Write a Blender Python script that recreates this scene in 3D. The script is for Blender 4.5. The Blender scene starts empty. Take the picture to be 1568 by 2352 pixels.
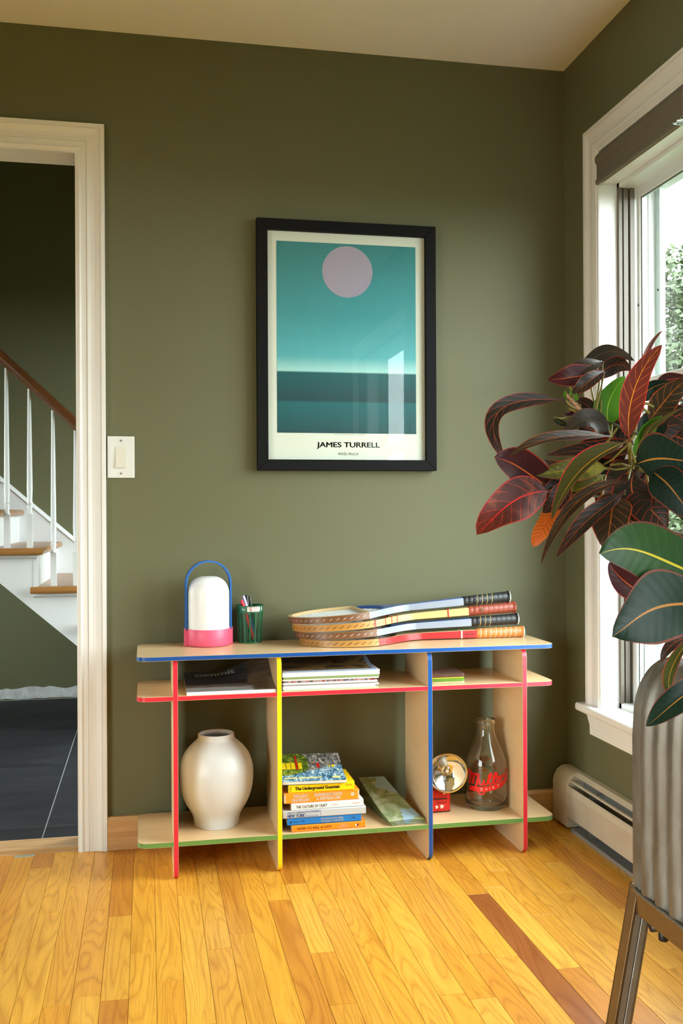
import bpy, bmesh, math, random
from mathutils import Vector, Matrix
PI = math.pi
scene = bpy.context.scene
COL = scene.collection

# ------------------------------------------------------------------ camera
FPX = 2252.9
YAW = math.radians(11.169)
ROLL = math.radians(-0.2789)
CAM = Vector((-1.3406, -3.0067, 1.0017))
FWD = Vector((math.sin(YAW), math.cos(YAW), 0))
_r0 = Vector((math.cos(YAW), -math.sin(YAW), 0)); _u0 = Vector((0, 0, 1))
RIGHT = _r0 * math.cos(ROLL) + _u0 * math.sin(ROLL)
UPV = -_r0 * math.sin(ROLL) + _u0 * math.cos(ROLL)
cd = bpy.data.cameras.new('camera'); cam = bpy.data.objects.new('camera', cd); COL.objects.link(cam)
cd.sensor_fit = 'VERTICAL'; cd.sensor_height = 36.0; cd.sensor_width = 24.0
cd.lens = FPX / 2352 * 36.0
cd.clip_start = 0.05; cd.clip_end = 200
m = Matrix.Identity(4)
for i in range(3):
    m[i][0] = RIGHT[i]; m[i][1] = UPV[i]; m[i][2] = -FWD[i]; m[i][3] = CAM[i]
cam.matrix_world = m
scene.camera = cam

# ------------------------------------------------------------------ daylight and exposure
scene.view_settings.view_transform = 'Standard'
scene.view_settings.look = 'None'
scene.view_settings.gamma = 1.0
scene.view_settings.use_curve_mapping = False
scene.view_settings.exposure = 0.0
SKY = 18.5
scene.cycles.caustics_reflective = False
scene.cycles.sample_clamp_indirect = 8.0
scene.cycles.blur_glossy = 1.0
w = bpy.data.worlds.new('overcast_sky'); scene.world = w; w.use_nodes = True
wn = w.node_tree.nodes; wl = w.node_tree.links
bg = wn['Background']; bg.inputs['Strength'].default_value = SKY
tc = wn.new('ShaderNodeTexCoord'); sx = wn.new('ShaderNodeSeparateXYZ'); cr = wn.new('ShaderNodeValToRGB')
wl.new(tc.outputs['Generated'], sx.inputs[0]); wl.new(sx.outputs['Z'], cr.inputs[0]); wl.new(cr.outputs[0], bg.inputs['Color'])
cr.color_ramp.elements[0].position = 0.0; cr.color_ramp.elements[0].color = (0.95, 0.97, 1.0, 1)
cr.color_ramp.elements[1].position = 0.7; cr.color_ramp.elements[1].color = (0.90, 0.95, 1.0, 1)

def portal(name, loc, rot, sx_, sy_):
    l = bpy.data.lights.new(name, 'AREA'); l.shape = 'RECTANGLE'; l.size = sx_; l.size_y = sy_
    l.cycles.is_portal = True
    o = bpy.data.objects.new(name, l); COL.objects.link(o); o.location = loc; o.rotation_euler = rot
portal('window_right_offscreen', (0.22, -0.86, 1.2), (0, PI / 2, 0), 1.7, 1.35)
portal('garden_door_left_offscreen', (-3.82, -3.15, 1.0), (0, -PI / 2, 0), 1.8, 2.0)
portal('added_window_offscreen', (0.22, -2.65, 1.2), (0, PI / 2, 0), 1.7, 1.35)  # sampling portal of the added window beside the camera

# ------------------------------------------------------------------ pixel helpers (photo 1568 x 2352)
def ray(x, y): return FWD + RIGHT * ((x - 784) / FPX) + UPV * ((1176 - y) / FPX)
def at(ax, v, x, y):
    d = ray(x, y); return CAM + d * ((v - CAM[ax]) / d[ax])
def at_x(x, y, v): return at(0, v, x, y)
def at_y(x, y, v): return at(1, v, x, y)
def at_z(x, y, v): return at(2, v, x, y)
def at_d(x, y, d): return CAM + ray(x, y) * d

# ------------------------------------------------------------------ materials
MATS = {}
def srgb(r, g, b):
    f = lambda c: ((c / 255) / 12.92 if c / 255 <= 0.04045 else (((c / 255) + 0.055) / 1.055) ** 2.4)
    return (f(r), f(g), f(b))
class NT:
    def __init__(s, name):
        s.m = bpy.data.materials.new(name); s.m.use_nodes = True; s.t = s.m.node_tree
        s.b = s.t.nodes['Principled BSDF']; s.out = s.t.nodes['Material Output']
    def n(s, typ, **kw):
        n = s.t.nodes.new(typ)
        for k, v in kw.items(): setattr(n, k, v)
        return n
    def l(s, a, b): s.t.links.new(a, b)
    def val(s, sock, v):
        if hasattr(v, 'is_linked') or isinstance(v, bpy.types.NodeSocket): s.l(v, sock)
        else: sock.default_value = v
    def math(s, op, a, b=0.0, c=0.0, clamp=False):
        n = s.n('ShaderNodeMath', operation=op, use_clamp=clamp)
        s.val(n.inputs[0], a); s.val(n.inputs[1], b); s.val(n.inputs[2], c); return n.outputs[0]
    def mix(s, fac, a, b, mode='MIX'):
        n = s.n('ShaderNodeMix', data_type='RGBA', blend_type=mode)
        s.val(n.inputs[0], fac)
        s.val(n.inputs[6], a if isinstance(a, bpy.types.NodeSocket) else (*a, 1)); s.val(n.inputs[7], b if isinstance(b, bpy.types.NodeSocket) else (*b, 1))
        return n.outputs[2]
    def ramp(s, fac, stops):
        n = s.n('ShaderNodeValToRGB'); e = n.color_ramp.elements
        while len(e) < len(stops): e.new(0.5)
        for el, (p, c) in zip(e, stops): el.position = p; el.color = (*c, 1) if len(c) == 3 else c
        s.l(fac, n.inputs[0]); return n.outputs[0]
    def coord(s, kind='Object', scale=(1, 1, 1), off=None):
        t = s.n('ShaderNodeTexCoord'); mp = s.n('ShaderNodeMapping'); s.l(t.outputs[kind], mp.inputs[0]); mp.inputs['Scale'].default_value = scale
        if off is not None: s.l(off, mp.inputs['Location'])
        return mp.outputs[0]
    def noise(s, vec, scale=5, detail=3, rough=.5, dist=0):
        n = s.n('ShaderNodeTexNoise'); s.l(vec, n.inputs['Vector'])
        n.inputs['Scale'].default_value = scale; n.inputs['Detail'].default_value = detail
        n.inputs['Roughness'].default_value = rough; n.inputs['Distortion'].default_value = dist
        return n.outputs['Fac']
    def bump(s, h, strength=.2, dist=.001):
        n = s.n('ShaderNodeBump'); n.inputs['Strength'].default_value = strength; n.inputs['Distance'].default_value = dist
        s.l(h, n.inputs['Height']); s.l(n.outputs[0], s.b.inputs['Normal'])
    def set(s, **kw):
        names = dict(col='Base Color', rough='Roughness', metal='Metallic', spec='Specular IOR Level', coat='Coat Weight', coatr='Coat Roughness', trans='Transmission Weight', ior='IOR', sheen='Sheen Weight', sub='Subsurface Weight')
        for k, v in kw.items():
            sk = s.b.inputs[names[k]]
            if isinstance(v, bpy.types.NodeSocket): s.l(v, sk)
            elif k == 'col': sk.default_value = (*v, 1)
            else: sk.default_value = v
        return s

def basic(name, col, rough=.5, metal=0, spec=.5, coat=0, var=0, vscale=20, bump=0, bscale=200, bdist=.0005, **kw):
    if name in MATS: return MATS[name]
    t = NT(name); t.set(col=col, rough=rough, metal=metal, spec=spec, coat=coat, **kw)
    if var or bump:
        c = t.coord()
        if var:
            f = t.noise(c, vscale, 4)
            t.set(col=t.mix(t.math('MULTIPLY', t.math('SUBTRACT', f, .3), 2.0, clamp=True), tuple(x * (1 - var) for x in col), tuple(min(1, x * (1 + var)) for x in col)))
        if bump: t.bump(t.noise(c, bscale, 2), bump, bdist)
    MATS[name] = t.m; return t.m

def wood(name, c1, c2, axis=0, fine=60, stretch=14, rough=.4, coat=0, amt=.6, rand=False, spec=.5):
    if name in MATS: return MATS[name]
    t = NT(name); sc = [1, 1, 1]; sc[axis] = 1 / stretch
    off = None
    if rand:
        oi = t.n('ShaderNodeObjectInfo'); cm = t.n('ShaderNodeCombineXYZ')
        for k, q in enumerate((37.0, 61.0, 17.0)): t.l(t.math('MULTIPLY', oi.outputs['Random'], q), cm.inputs[k])
        off = cm.outputs[0]
    v = t.coord('Object', tuple(sc), off)
    a = t.noise(v, fine, 6, .62, .6); b = t.noise(v, fine / 5, 3, .5, 1.2)
    f = t.math('ADD', t.math('MULTIPLY', a, .6), t.math('MULTIPLY', b, .4))
    f = t.math('MULTIPLY_ADD', t.math('SUBTRACT', f, .5), 3.2 * amt, .5, clamp=True)
    t.set(col=t.mix(f, c1, c2), rough=rough, coat=coat, spec=spec)
    t.bump(a, .06, .0006)
    MATS[name] = t.m; return t.m

def m_wall():
    t = NT('olive_wall_paint'); c = t.coord()
    n = t.noise(c, 260, 2); n2 = t.noise(c, 2.2, 3)
    col = t.mix(n2, (.120, .121, .062), (.130, .130, .067))
    t.set(col=col, rough=.55, spec=.35); t.bump(n, .12, .0006); return t.m
WALL = m_wall()
WHITE = basic('white_trim_paint', (.76, .76, .75), .35, var=.03, vscale=6)
CEIL = basic('ceiling_paint', (.82, .82, .81), .8, bump=.08, bscale=300)
def m_floor(name='oak_strip_floor'):
    t = NT(name); oi = t.n('ShaderNodeObjectInfo'); r = oi.outputs['Random']
    cm = t.n('ShaderNodeCombineXYZ')
    for k, q in enumerate((53.0, 91.0, 29.0)): t.l(t.math('MULTIPLY', r, q), cm.inputs[k])
    v = t.coord('Object', (1, .055, 1), cm.outputs[0])
    pores = t.noise(t.coord('Object', (1, .035, 1), cm.outputs[0]), 420, 3, .6, .2)
    grain = t.noise(v, 34, 5, .6, .9)
    # growth rings: bands of a slowly varying field, cathedral figure
    fld = t.noise(t.coord('Object', (1, .10, 1), cm.outputs[0]), 11, 1.5, .45, .5)
    bands = t.math('FRACT', t.math('MULTIPLY', fld, 19.0))
    tri = t.math('ABSOLUTE', t.math('SUBTRACT', bands, .5))
    ring = t.math('POWER', t.math('MULTIPLY', tri, 2.0), 3.0)
    hue = t.ramp(t.math('FRACT', t.math('MULTIPLY', r, 7.31)), [(0, (.76, .34, .034)), (.25, (.86, .43, .050)), (.5, (.82, .385, .040)), (.75, (.90, .49, .070)), (.9, (.70, .295, .032)), (1, (.62, .245, .032))])
    at_ = t.n('ShaderNodeAttribute', attribute_type='OBJECT', attribute_name='tone')
    hue = t.mix(at_.outputs['Fac'], hue, (.36, .115, .022))
    dark = t.mix(1.0, hue, (.58, .44, .30), 'MULTIPLY')
    f = t.math('ADD', t.math('MULTIPLY', ring, .62), t.math('MULTIPLY', t.math('SUBTRACT', grain, .38), 1.1), clamp=True)
    col = t.mix(t.math('MULTIPLY', f, .85), hue, dark)
    p = t.math('MULTIPLY', t.math('SUBTRACT', pores, .52), 5.0, clamp=True)
    col = t.mix(t.math('MULTIPLY', p, .6), col, dark)
    sm = t.noise(t.coord('Object', (1, 1, 1), cm.outputs[0]), 9, 2)
    t.set(col=col, rough=t.math('MULTIPLY_ADD', sm, .08, .30), spec=.55)
    t.bump(t.math('MULTIPLY', pores, -.5), .10, .0008)
    return t.m
FLOOR = m_floor()
OAK = wood('oak_trim', (.64, .40, .19), (.40, .20, .07), 0, 70, 16, .35, .1, .9)
OAKY = wood('oak_tread', (.40, .19, .055), (.24, .095, .022), 0, 70, 16, .3, .2, .8)
RAILW = wood('dark_rail_wood', (.16, .055, .016), (.085, .028, .009), 0, 80, 20, .3, .3, .8)
BIRCH = wood('birch_ply', (.82, .60, .35), (.68, .46, .24), 0, 28, 9, .32, .15, .55)
BIRCHZ = wood('birch_ply_upright', (.82, .60, .35), (.68, .46, .24), 1, 26, 5, .38, .1, .6)
GLASS_T = NT('window_glass')
def _wg(t, tint=(1, 1, 1), ior=1.45):
    tr = t.n('ShaderNodeBsdfTransparent'); tr.inputs[0].default_value = (*tint, 1)
    gl = t.n('ShaderNodeBsdfGlossy'); gl.inputs['Roughness'].default_value = 0.0
    fr = t.n('ShaderNodeFresnel'); fr.inputs[0].default_value = ior
    mx = t.n('ShaderNodeMixShader'); ge = t.n('ShaderNodeNewGeometry'); t.l(t.math('MULTIPLY', fr.outputs[0], t.math('SUBTRACT', 1.0, ge.outputs['Backfacing'])), mx.inputs[0]); t.l(tr.outputs[0], mx.inputs[1]); t.l(gl.outputs[0], mx.inputs[2])
    t.l(mx.outputs[0], t.out.inputs[0]); return t.m
WGLASS = _wg(GLASS_T, (.93, .97, .95))
PGLASS = _wg(NT('picture_glass'), (.97, .99, .98), 1.5)
def clear_glass(name, tint=(1, 1, 1), ior=1.48):
    t = NT(name); g = t.n('ShaderNodeBsdfGlass'); g.inputs['Color'].default_value = (*tint, 1); g.inputs['IOR'].default_value = ior; g.inputs['Roughness'].default_value = 0
    tr = t.n('ShaderNodeBsdfTransparent'); tr.inputs[0].default_value = (*tint, 1)
    t.l(g.outputs[0], t.out.inputs[0]); return t.m
def plastic(name, rgb, rough=.4, **kw): return basic(name, srgb(*rgb), rough, **kw)
BLACK = plastic('black_satin', (22, 22, 23), .45)
PAPER = basic('book_paper', (.72, .66, .54), .8, var=.06, vscale=300)
WPAPER = basic('magazine_paper', (.74, .75, .76), .6, var=.05, vscale=200)
CHROME = basic('chrome', (.86, .86, .87), .06, 1.0)
STEEL = basic('steel', (.55, .55, .55), .3, 1.0)

# ------------------------------------------------------------------ mesh building
class MB:
    def __init__(s): s.v = []; s.f = []; s.mi = []
    def add(s, vs, fs, mi=0):
        o = len(s.v); s.v += [tuple(v) for v in vs]; s.f += [tuple(i + o for i in f) for f in fs]; s.mi += [mi] * len(fs); return s
    def box(s, x0, x1, y0, y1, z0, z1, mi=0):
        x0, x1 = min(x0, x1), max(x0, x1); y0, y1 = min(y0, y1), max(y0, y1); z0, z1 = min(z0, z1), max(z0, z1)
        return s.add([(x0, y0, z0), (x1, y0, z0), (x1, y1, z0), (x0, y1, z0), (x0, y0, z1), (x1, y0, z1), (x1, y1, z1), (x0, y1, z1)],
                     [(0, 3, 2, 1), (4, 5, 6, 7), (0, 1, 5, 4), (1, 2, 6, 5), (2, 3, 7, 6), (3, 0, 4, 7)], mi)
    def hexa(s, P, mi=0):  # 8 points, bottom 4 ccw, top 4 ccw
        return s.add(P, [(0, 3, 2, 1), (4, 5, 6, 7), (0, 1, 5, 4), (1, 2, 6, 5), (2, 3, 7, 6), (3, 0, 4, 7)], mi)
    def prism(s, poly, a, b, fn, mi=0, cap=True):  # poly 2D (ccw), fn(u,v,t)->xyz for t=a,b
        n = len(poly); vs = [fn(u, v, a) for u, v in poly] + [fn(u, v, b) for u, v in poly]
        fs = [(i, (i + 1) % n, n + (i + 1) % n, n + i) for i in range(n)]
        if cap: fs += [tuple(range(n - 1, -1, -1)), tuple(range(n, 2 * n))]
        return s.add(vs, fs, mi)
    def lathe(s, prof, seg=32, c=(0, 0, 0), mi=0, close=True, sx=1, sy=1):
        n = len(prof); vs = []; fs = []
        for k in range(seg):
            a = 2 * PI * k / seg
            for r, z in prof: vs.append((c[0] + r * math.cos(a) * sx, c[1] + r * math.sin(a) * sy, c[2] + z))
        for k in range(seg):
            k2 = (k + 1) % seg
            for i in range(n - 1): fs.append((k * n + i, k2 * n + i, k2 * n + i + 1, k * n + i + 1))
        if close:
            if prof[0][0] > 1e-6: fs.append(tuple(k * n for k in range(seg - 1, -1, -1)))
            if prof[-1][0] > 1e-6: fs.append(tuple(k * n + n - 1 for k in range(seg)))
        return s.add(vs, fs, mi)
    def tube(s, pts, r, seg=8, mi=0, cap=True, up=None, flat=None):
        pts = [Vector(p) for p in pts]; n = len(pts); vs = []; fs = []
        rr = r if isinstance(r, (list, tuple)) else [r] * n
        prev = None
        for i, p in enumerate(pts):
            t = (pts[min(i + 1, n - 1)] - pts[max(i - 1, 0)]).normalized()
            if prev is None:
                u = Vector(up) if up is not None else (Vector((0, 0, 1)) if abs(t.z) < .9 else Vector((0, 1, 0)))
            else: u = prev
            u = (u - t * u.dot(t)).normalized(); prev = u; w_ = t.cross(u)
            for k in range(seg):
                a = 2 * PI * (k + .5) / seg
                if flat: vs.append(p + u * (math.copysign(flat[0], math.cos(a)) ) + w_ * (math.copysign(flat[1], math.sin(a))))
                else: vs.append(p + u * rr[i] * math.cos(a) + w_ * rr[i] * math.sin(a))
        for i in range(n - 1):
            for k in range(seg):
                k2 = (k + 1) % seg; fs.append((i * seg + k, i * seg + k2, (i + 1) * seg + k2, (i + 1) * seg + k))
        if cap: fs += [tuple(range(seg - 1, -1, -1)), tuple((n - 1) * seg + k for k in range(seg))]
        return s.add(vs, fs, mi)
    def mesh(s, name, mats, org=None, smooth=False, bevel=0, bseg=1):
        me = bpy.data.meshes.new(name)
        vs = s.v if org is None else [(v[0] - org[0], v[1] - org[1], v[2] - org[2]) for v in s.v]
        me.from_pydata(vs, [], s.f)
        for mt in (mats if isinstance(mats, (list, tuple)) else [mats]): me.materials.append(mt)
        me.polygons.foreach_set('material_index', s.mi)
        bm = bmesh.new(); bm.from_mesh(me)
        bmesh.ops.recalc_face_normals(bm, faces=bm.faces)
        if bevel:
            ed = [e for e in bm.edges if len(e.link_faces) == 2 and e.calc_face_angle(0) > .6]
            bmesh.ops.bevel(bm, geom=ed, offset=bevel, segments=bseg, profile=.7, affect='EDGES', clamp_overlap=True)
        bm.to_mesh(me); bm.free()
        if smooth:
            me.polygons.foreach_set('use_smooth', [True] * len(me.polygons))
            if smooth is not True: me.set_sharp_from_angle(angle=math.radians(smooth))
        me.update(); return me

ORG = {}
def tag(o, label=None, cat=None, group=None, kind=None):
    if label: o['label'] = label
    if cat: o['category'] = cat
    if group: o['group'] = group
    if kind: o['kind'] = kind
    return o
def thing(name, label, cat, loc=(0, 0, 0), rotz=0, group=None, kind=None):
    o = bpy.data.objects.new(name, None); COL.objects.link(o); o.empty_display_size = .05
    o.location = loc; o.rotation_euler = (0, 0, rotz); ORG[o.name] = Vector(loc)
    return tag(o, label, cat, group, kind)
def obj(name, mb, mats, parent=None, world=False, smooth=False, bevel=0, bseg=1, loc=None, kind=None, label=None):
    """world=True: vertices are world coordinates, re-based on the (unrotated) root of the parent."""
    org = None
    if world:
        org = ORG[parent.name] if parent is not None else (Vector(loc) if loc is not None else Vector((0, 0, 0)))
    me = mb.mesh(name, mats, org, smooth, bevel, bseg)
    o = bpy.data.objects.new(name, me); COL.objects.link(o)
    if parent is not None: o.parent = parent; ORG[o.name] = ORG.get(parent.name, Vector((0, 0, 0)))
    else:
        ORG[o.name] = org if org is not None else Vector((0, 0, 0))
        if org is not None: o.location = org
    if loc is not None and not world: o.location = loc
    if kind: o['kind'] = kind
    if label: o['label'] = label
    return o
def struct(name, label, mb, mats, cat, **kw):
    o = obj(name, mb, mats, **kw); return tag(o, label, cat, kind='structure')

def lettering(parent, txt, fn, mat, w=None, h=None, bold=0.0, shear=0.0, space=1.0, name='lettering', sub=0):
    cu = bpy.data.curves.new(name, 'FONT'); cu.body = txt; cu.size = 1.0; cu.shear = shear; cu.space_character = space
    cu.align_x = 'CENTER'; cu.resolution_u = 5; cu.space_line = .95
    o = bpy.data.objects.new(name, cu); COL.objects.link(o)
    bpy.context.view_layer.update()
    me = bpy.data.meshes.new_from_object(o.evaluated_get(bpy.context.evaluated_depsgraph_get()))
    bpy.data.objects.remove(o); bpy.data.curves.remove(cu)
    if sub:
        bm = bmesh.new(); bm.from_mesh(me); bmesh.ops.triangulate(bm, faces=bm.faces)
        for _ in range(sub):
            ee = [e for e in bm.edges if e.calc_length() > .12]
            if ee: bmesh.ops.subdivide_edges(bm, edges=ee, cuts=1); bmesh.ops.triangulate(bm, faces=bm.faces)
        bm.to_mesh(me); bm.free()
    if bold:   # heavier strokes: the same outline laid down several times, slightly shifted
        vs0 = [tuple(v.co) for v in me.vertices]; fs0 = [tuple(p.vertices) for p in me.polygons]; V, F = [], []
        for dx, dy in ((0, 0), (bold, 0), (-bold, 0), (0, bold * .7), (0, -bold * .7), (bold * .7, bold * .5), (-bold * .7, -bold * .5)):
            o_ = len(V); V += [(x + dx, y + dy, 0) for x, y, _ in vs0]; F += [tuple(i + o_ for i in f) for f in fs0]
        me2 = bpy.data.meshes.new(name); me2.from_pydata(V, [], F); bpy.data.meshes.remove(me); me = me2
    xs = [v.co.x for v in me.vertices]; ys = [v.co.y for v in me.vertices]
    cx, cy = (min(xs) + max(xs)) / 2, (min(ys) + max(ys)) / 2; W, H = max(xs) - min(xs), max(ys) - min(ys)
    kx = w / W if w else h / H; ky = h / H if h else kx
    for v in me.vertices: v.co = fn((v.co.x - cx) * kx, (v.co.y - cy) * ky)
    me.materials.clear(); me.materials.append(mat)
    t = bpy.data.objects.new(name, me); COL.objects.link(t); t.parent = parent; ORG[t.name] = ORG.get(parent.name, Vector()); me.name = name
    return t
def rrect(x0, x1, y0, y1, r, seg=6, corners=(1, 1, 1, 1)):
    out = []
    for k, (cx, cy, a0) in enumerate(((x1 - r, y1 - r, 0), (x0 + r, y1 - r, 90), (x0 + r, y0 + r, 180), (x1 - r, y0 + r, 270))):
        if not corners[k]:
            out.append(((x1, y1), (x0, y1), (x0, y0), (x1, y0))[k]); continue
        for i in range(seg + 1):
            a = math.radians(a0 + 90 * i / seg); out.append((cx + r * math.cos(a), cy + r * math.sin(a)))
    return out
XYZ = lambda u, v, t: (u, v, t)

# ================================================================== ROOM
H = 2.44
XL, YF = -3.7, -4.7           # left wall, wall behind the camera
DX0, DX1, DZ = -2.45, -1.547, 2.07
WY0, WY1, WZ0, WZ1 = -0.268, -1.46, 0.405, 1.992   # window in the right wall
VY0, VY1 = -2.05, -3.24         # added unseen window, towards the camera
b = MB(); b.box(XL, DX0, 0, .1, 0, H); b.box(DX1, 0.2, 0, .1, 0, H); b.box(DX0, DX1, 0, .1, DZ, H)
wall_back = struct('wall_back', 'olive green painted wall behind the shelf and poster', b, WALL, 'wall')
b = MB(); b.box(0, .2, WY0, 0, 0, H); b.box(0, .2, VY0, WY1, 0, H); b.box(0, .2, YF, VY1, 0, H); b.box(0, .2, VY1, VY0, 0, WZ0); b.box(0, .2, VY1, VY0, WZ1, H); b.box(0, .2, WY1, WY0, 0, WZ0); b.box(0, .2, WY1, WY0, WZ1, H)
struct('wall_right', 'olive green wall with the window and baseboard heater', b, WALL, 'wall')
LY0, LY1, LZ0, LZ1 = -2.15, -4.15, .10, 1.86   # glazed opening in the left wall
b = MB(); b.box(XL - .1, XL, LY0, .1, 0, H); b.box(XL - .1, XL, YF, LY1, 0, H); b.box(XL - .1, XL, LY1, LY0, 0, LZ0); b.box(XL - .1, XL, LY1, LY0, LZ1, H)
struct('wall_left', 'olive green wall with the glazed garden door, opposite the window', b, WALL, 'wall')
b = MB(); b.box(XL, .2, YF - .12, YF, 0, H)
struct('wall_front', 'plain olive green wall facing the shelf', b, WALL, 'wall')
b = MB(); b.box(XL - .1, .2, YF - .12, .1, H, H + .06)
struct('ceiling', 'flat off-white ceiling', b, CEIL, 'ceiling')

# ---- floor of oak strips
random.seed(5)
fl = thing('floor', 'glossy honey coloured oak strip floor', 'floor', (0, 0, 0), kind='structure')
b = MB(); b.box(XL, 0.0, YF, 0.0, -.03, -.0125); obj('subfloor', b, basic('pine_subfloor', (.34, .22, .11), .9), fl)
PW = .0572
PH = at_z(361, 2352, 0)[0] % PW
def plank(mb, x0, x1, y0, y1):
    g = .0004; c = .0004; x0 += g; x1 -= g; y0 += g; y1 -= g
    vs = [(x0, y0, -.012), (x1, y0, -.012), (x1, y1, -.012), (x0, y1, -.012), (x0, y0, -c), (x1, y0, -c), (x1, y1, -c), (x0, y1, -c),
          (x0 + c, y0 + c, 0), (x1 - c, y0 + c, 0), (x1 - c, y1 - c, 0), (x0 + c, y1 - c, 0)]
    mb.add(vs, [(0, 1, 5, 4), (1, 2, 6, 5), (2, 3, 7, 6), (3, 0, 4, 7), (4, 5, 9, 8), (5, 6, 10, 9), (6, 7, 11, 10), (7, 4, 8, 11), (8, 9, 10, 11)])
rest = MB(); nrow = int(3.7 / PW) + 2
dk = at_z(1108, 2053, 0); darkrow = math.floor((dk.x - PH) / PW)
ends = {}
for px, py in ((268, 2105), (445, 2055), (630, 2068), (370, 2254), (490, 2181), (190, 2289), (545, 1980), (855, 2060), (1108, 2053), (960, 2100), (1030, 2285), (1250, 2010), (930, 2128), (1140, 2200), (1320, 2222), (1170, 1972), (1290, 2050), (740, 2090), (690, 1990)):
    p = at_z(px, py, 0); ends.setdefault(math.floor((p.x - PH) / PW), []).append(p.y)
for r in range(-nrow, 1):
    x0 = PH + r * PW; x1 = min(x0 + PW, 0)
    if x1 - x0 < .008 or x1 < XL: continue
    cuts = []
    y = -.002 - random.uniform(0, .5)
    while y > YF: cuts.append(y); y -= random.choice((.28, .45, .6, .75, .9, 1.1)) * random.uniform(.85, 1.15)
    for e in sorted(ends.get(r, []), reverse=True):
        cuts = [c for c in cuts if abs(c - e) > .38] + [e]
    cuts = sorted(cuts, reverse=True); ys = [0.0] + cuts + [YF]
    for a_, b_ in zip(ys[:-1], ys[1:]):
        if a_ - b_ < .02: continue
        if x1 > -2.15 and a_ > -1.55 or (a_ > -2.0 and -1.9 < x1 and a_ > -2.0):
            L = a_ - b_; mb = MB(); plank(mb, 0, x1 - x0, -L, 0)
            o = obj('plank', mb, FLOOR, fl, loc=(x0, a_, 0))
            o['tone'] = 1.0 if r == darkrow and abs(a_ - dk.y) < .02 else random.choice((0, 0, 0, 0, .05, .12, .2))
        else: plank(rest, x0, x1, b_, a_)
o = obj('plank_field', rest, FLOOR, fl, kind='stuff')

# ---- baseboard, threshold
b = MB(); b.prism([(0, 0), (-.018, 0), (-.018, .088), (-.012, .098), (0, .098)], -1.462, 0, lambda u, v, t: (t, u, v))
struct('baseboard_back', 'varnished oak baseboard along the foot of the back wall', b, OAK, 'baseboard', bevel=.001)
b = MB(); b.box(XL, DX0 - .085, -.018, 0, 0, .098)
struct('baseboard_left', 'oak baseboard left of the doorway', b, OAK, 'baseboard')
b = MB(); b.prism([(-.004, 0), (.122, 0), (.122, .006), (.10, .011), (.01, .011), (-.004, .002)], DX0, DX1, lambda u, v, t: (t, u, v))
struct('trim_3', 'flat oak threshold between strip floor and slate tiles', b, OAK, 'threshold')

# ---- casings (mitred, moulded)
DPROF = [(0, 0), (0, .010), (.006, .011), (.008, .013), (.012, .0145), (.016, .013), (.017, .0105), (.031, .0115), (.0316, .010), (.0335, .010), (.034, .0135), (.045, .0118), (.055, .0125), (.064, .016), (.070, .0185), (.0715, .017), (.073, .017), (.0735, .020), (.084, .020), (.085, .0185), (.085, 0)]
def casing(root, path, miters, fn, prof, names):
    for i in range(len(path) - 1):
        mb = MB(); n = len(prof); vs = []
        for k in (i, i + 1):
            for u, w_ in prof: vs.append(fn(path[k][0] + u * miters[k][0], path[k][1] + u * miters[k][1], w_))
        fs = [(j, (j + 1) % n, n + (j + 1) % n, n + j) for j in range(n)] + [tuple(range(n)), tuple(range(2 * n - 1, n - 1, -1))]
        mb.add(vs, fs); obj(names[i], mb, WHITE, root)
t1 = thing('trim_1', 'white moulded casing around the doorway to the stair hall', 'door casing', kind='structure')
casing(t1, [(DX0, 0), (DX0, DZ), (DX1, DZ), (DX1, 0)], [(-1, 0), (-1, 1), (1, 1), (1, 0)], lambda x, z, w_: (x, -w_, z), DPROF, ['casing_side', 'casing_head', 'casing_side'])
b = MB(); b.box(DX1, DX1 + .012, -.006, .106, 0, DZ); obj('jamb', b, WHITE, t1)
b = MB(); b.box(DX0 - .012, DX0, -.006, .106, 0, DZ); obj('jamb', b, WHITE, t1)
b = MB(); b.box(DX0, DX1, -.006, .106, DZ - .001, DZ + .012); obj('head_jamb', b, WHITE, t1)

# ---- window in the right wall
win = thing('window_1', 'tall white sash window beside the potted croton', 'window', (0, 0, 0), kind='structure')
def wfn(y, z, w_): return (-w_, y, z)
casing(win, [(WY0, WZ0), (WY0, 2.079), (WY1, 2.079), (WY1, WZ0)], [(1, 0), (1, 1), (-1, 1), (-1, 0)], wfn, DPROF, ['casing_side', 'casing_head', 'casing_side'])
b = MB(); b.box(-.008, .055, WY0 - .001, WY0 + .012, WZ0, 2.079); obj('jamb', b, WHITE, win)
b = MB(); b.box(-.008, .055, WY1 - .012, WY1 + .001, WZ0, 2.079); obj('jamb', b, WHITE, win)
b = MB(); b.box(.004, .056, WY1, WY0, WZ1 - .006, 2.079); obj('head_jamb', b, WHITE, win)
sty0 = WY0 + .11; sty1 = WY1 - .11
b = MB(); b.prism(rrect(-.042, .06, WZ0 - .022, WZ0 + .003, .008, 4), sty1, sty0, lambda u, v, t: (u, t, v)); obj('stool', b, WHITE, win, smooth=40)
b = MB(); P = [(0, .315), (0, .383), (-.022, .383), (-.016, .375), (-.013, .345), (-.018, .337), (-.018, .319)]
b.add([(u, WY0 + .085 - (0 if v > .36 else .026 if v < .34 else .014), v) for u, v in P] + [(u, WY1 - .085, v) for u, v in P], [(i, (i + 1) % 7, 7 + (i + 1) % 7, 7 + i) for i in range(7)] + [tuple(range(7)), tuple(range(13, 6, -1))])
obj('apron', b, WHITE, win, bevel=.0008)
VINYL = basic('white_vinyl', (.68, .70, .69), .35)
TRACK = basic('beige_weather_track', (.13, .11, .085), .5)
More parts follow.
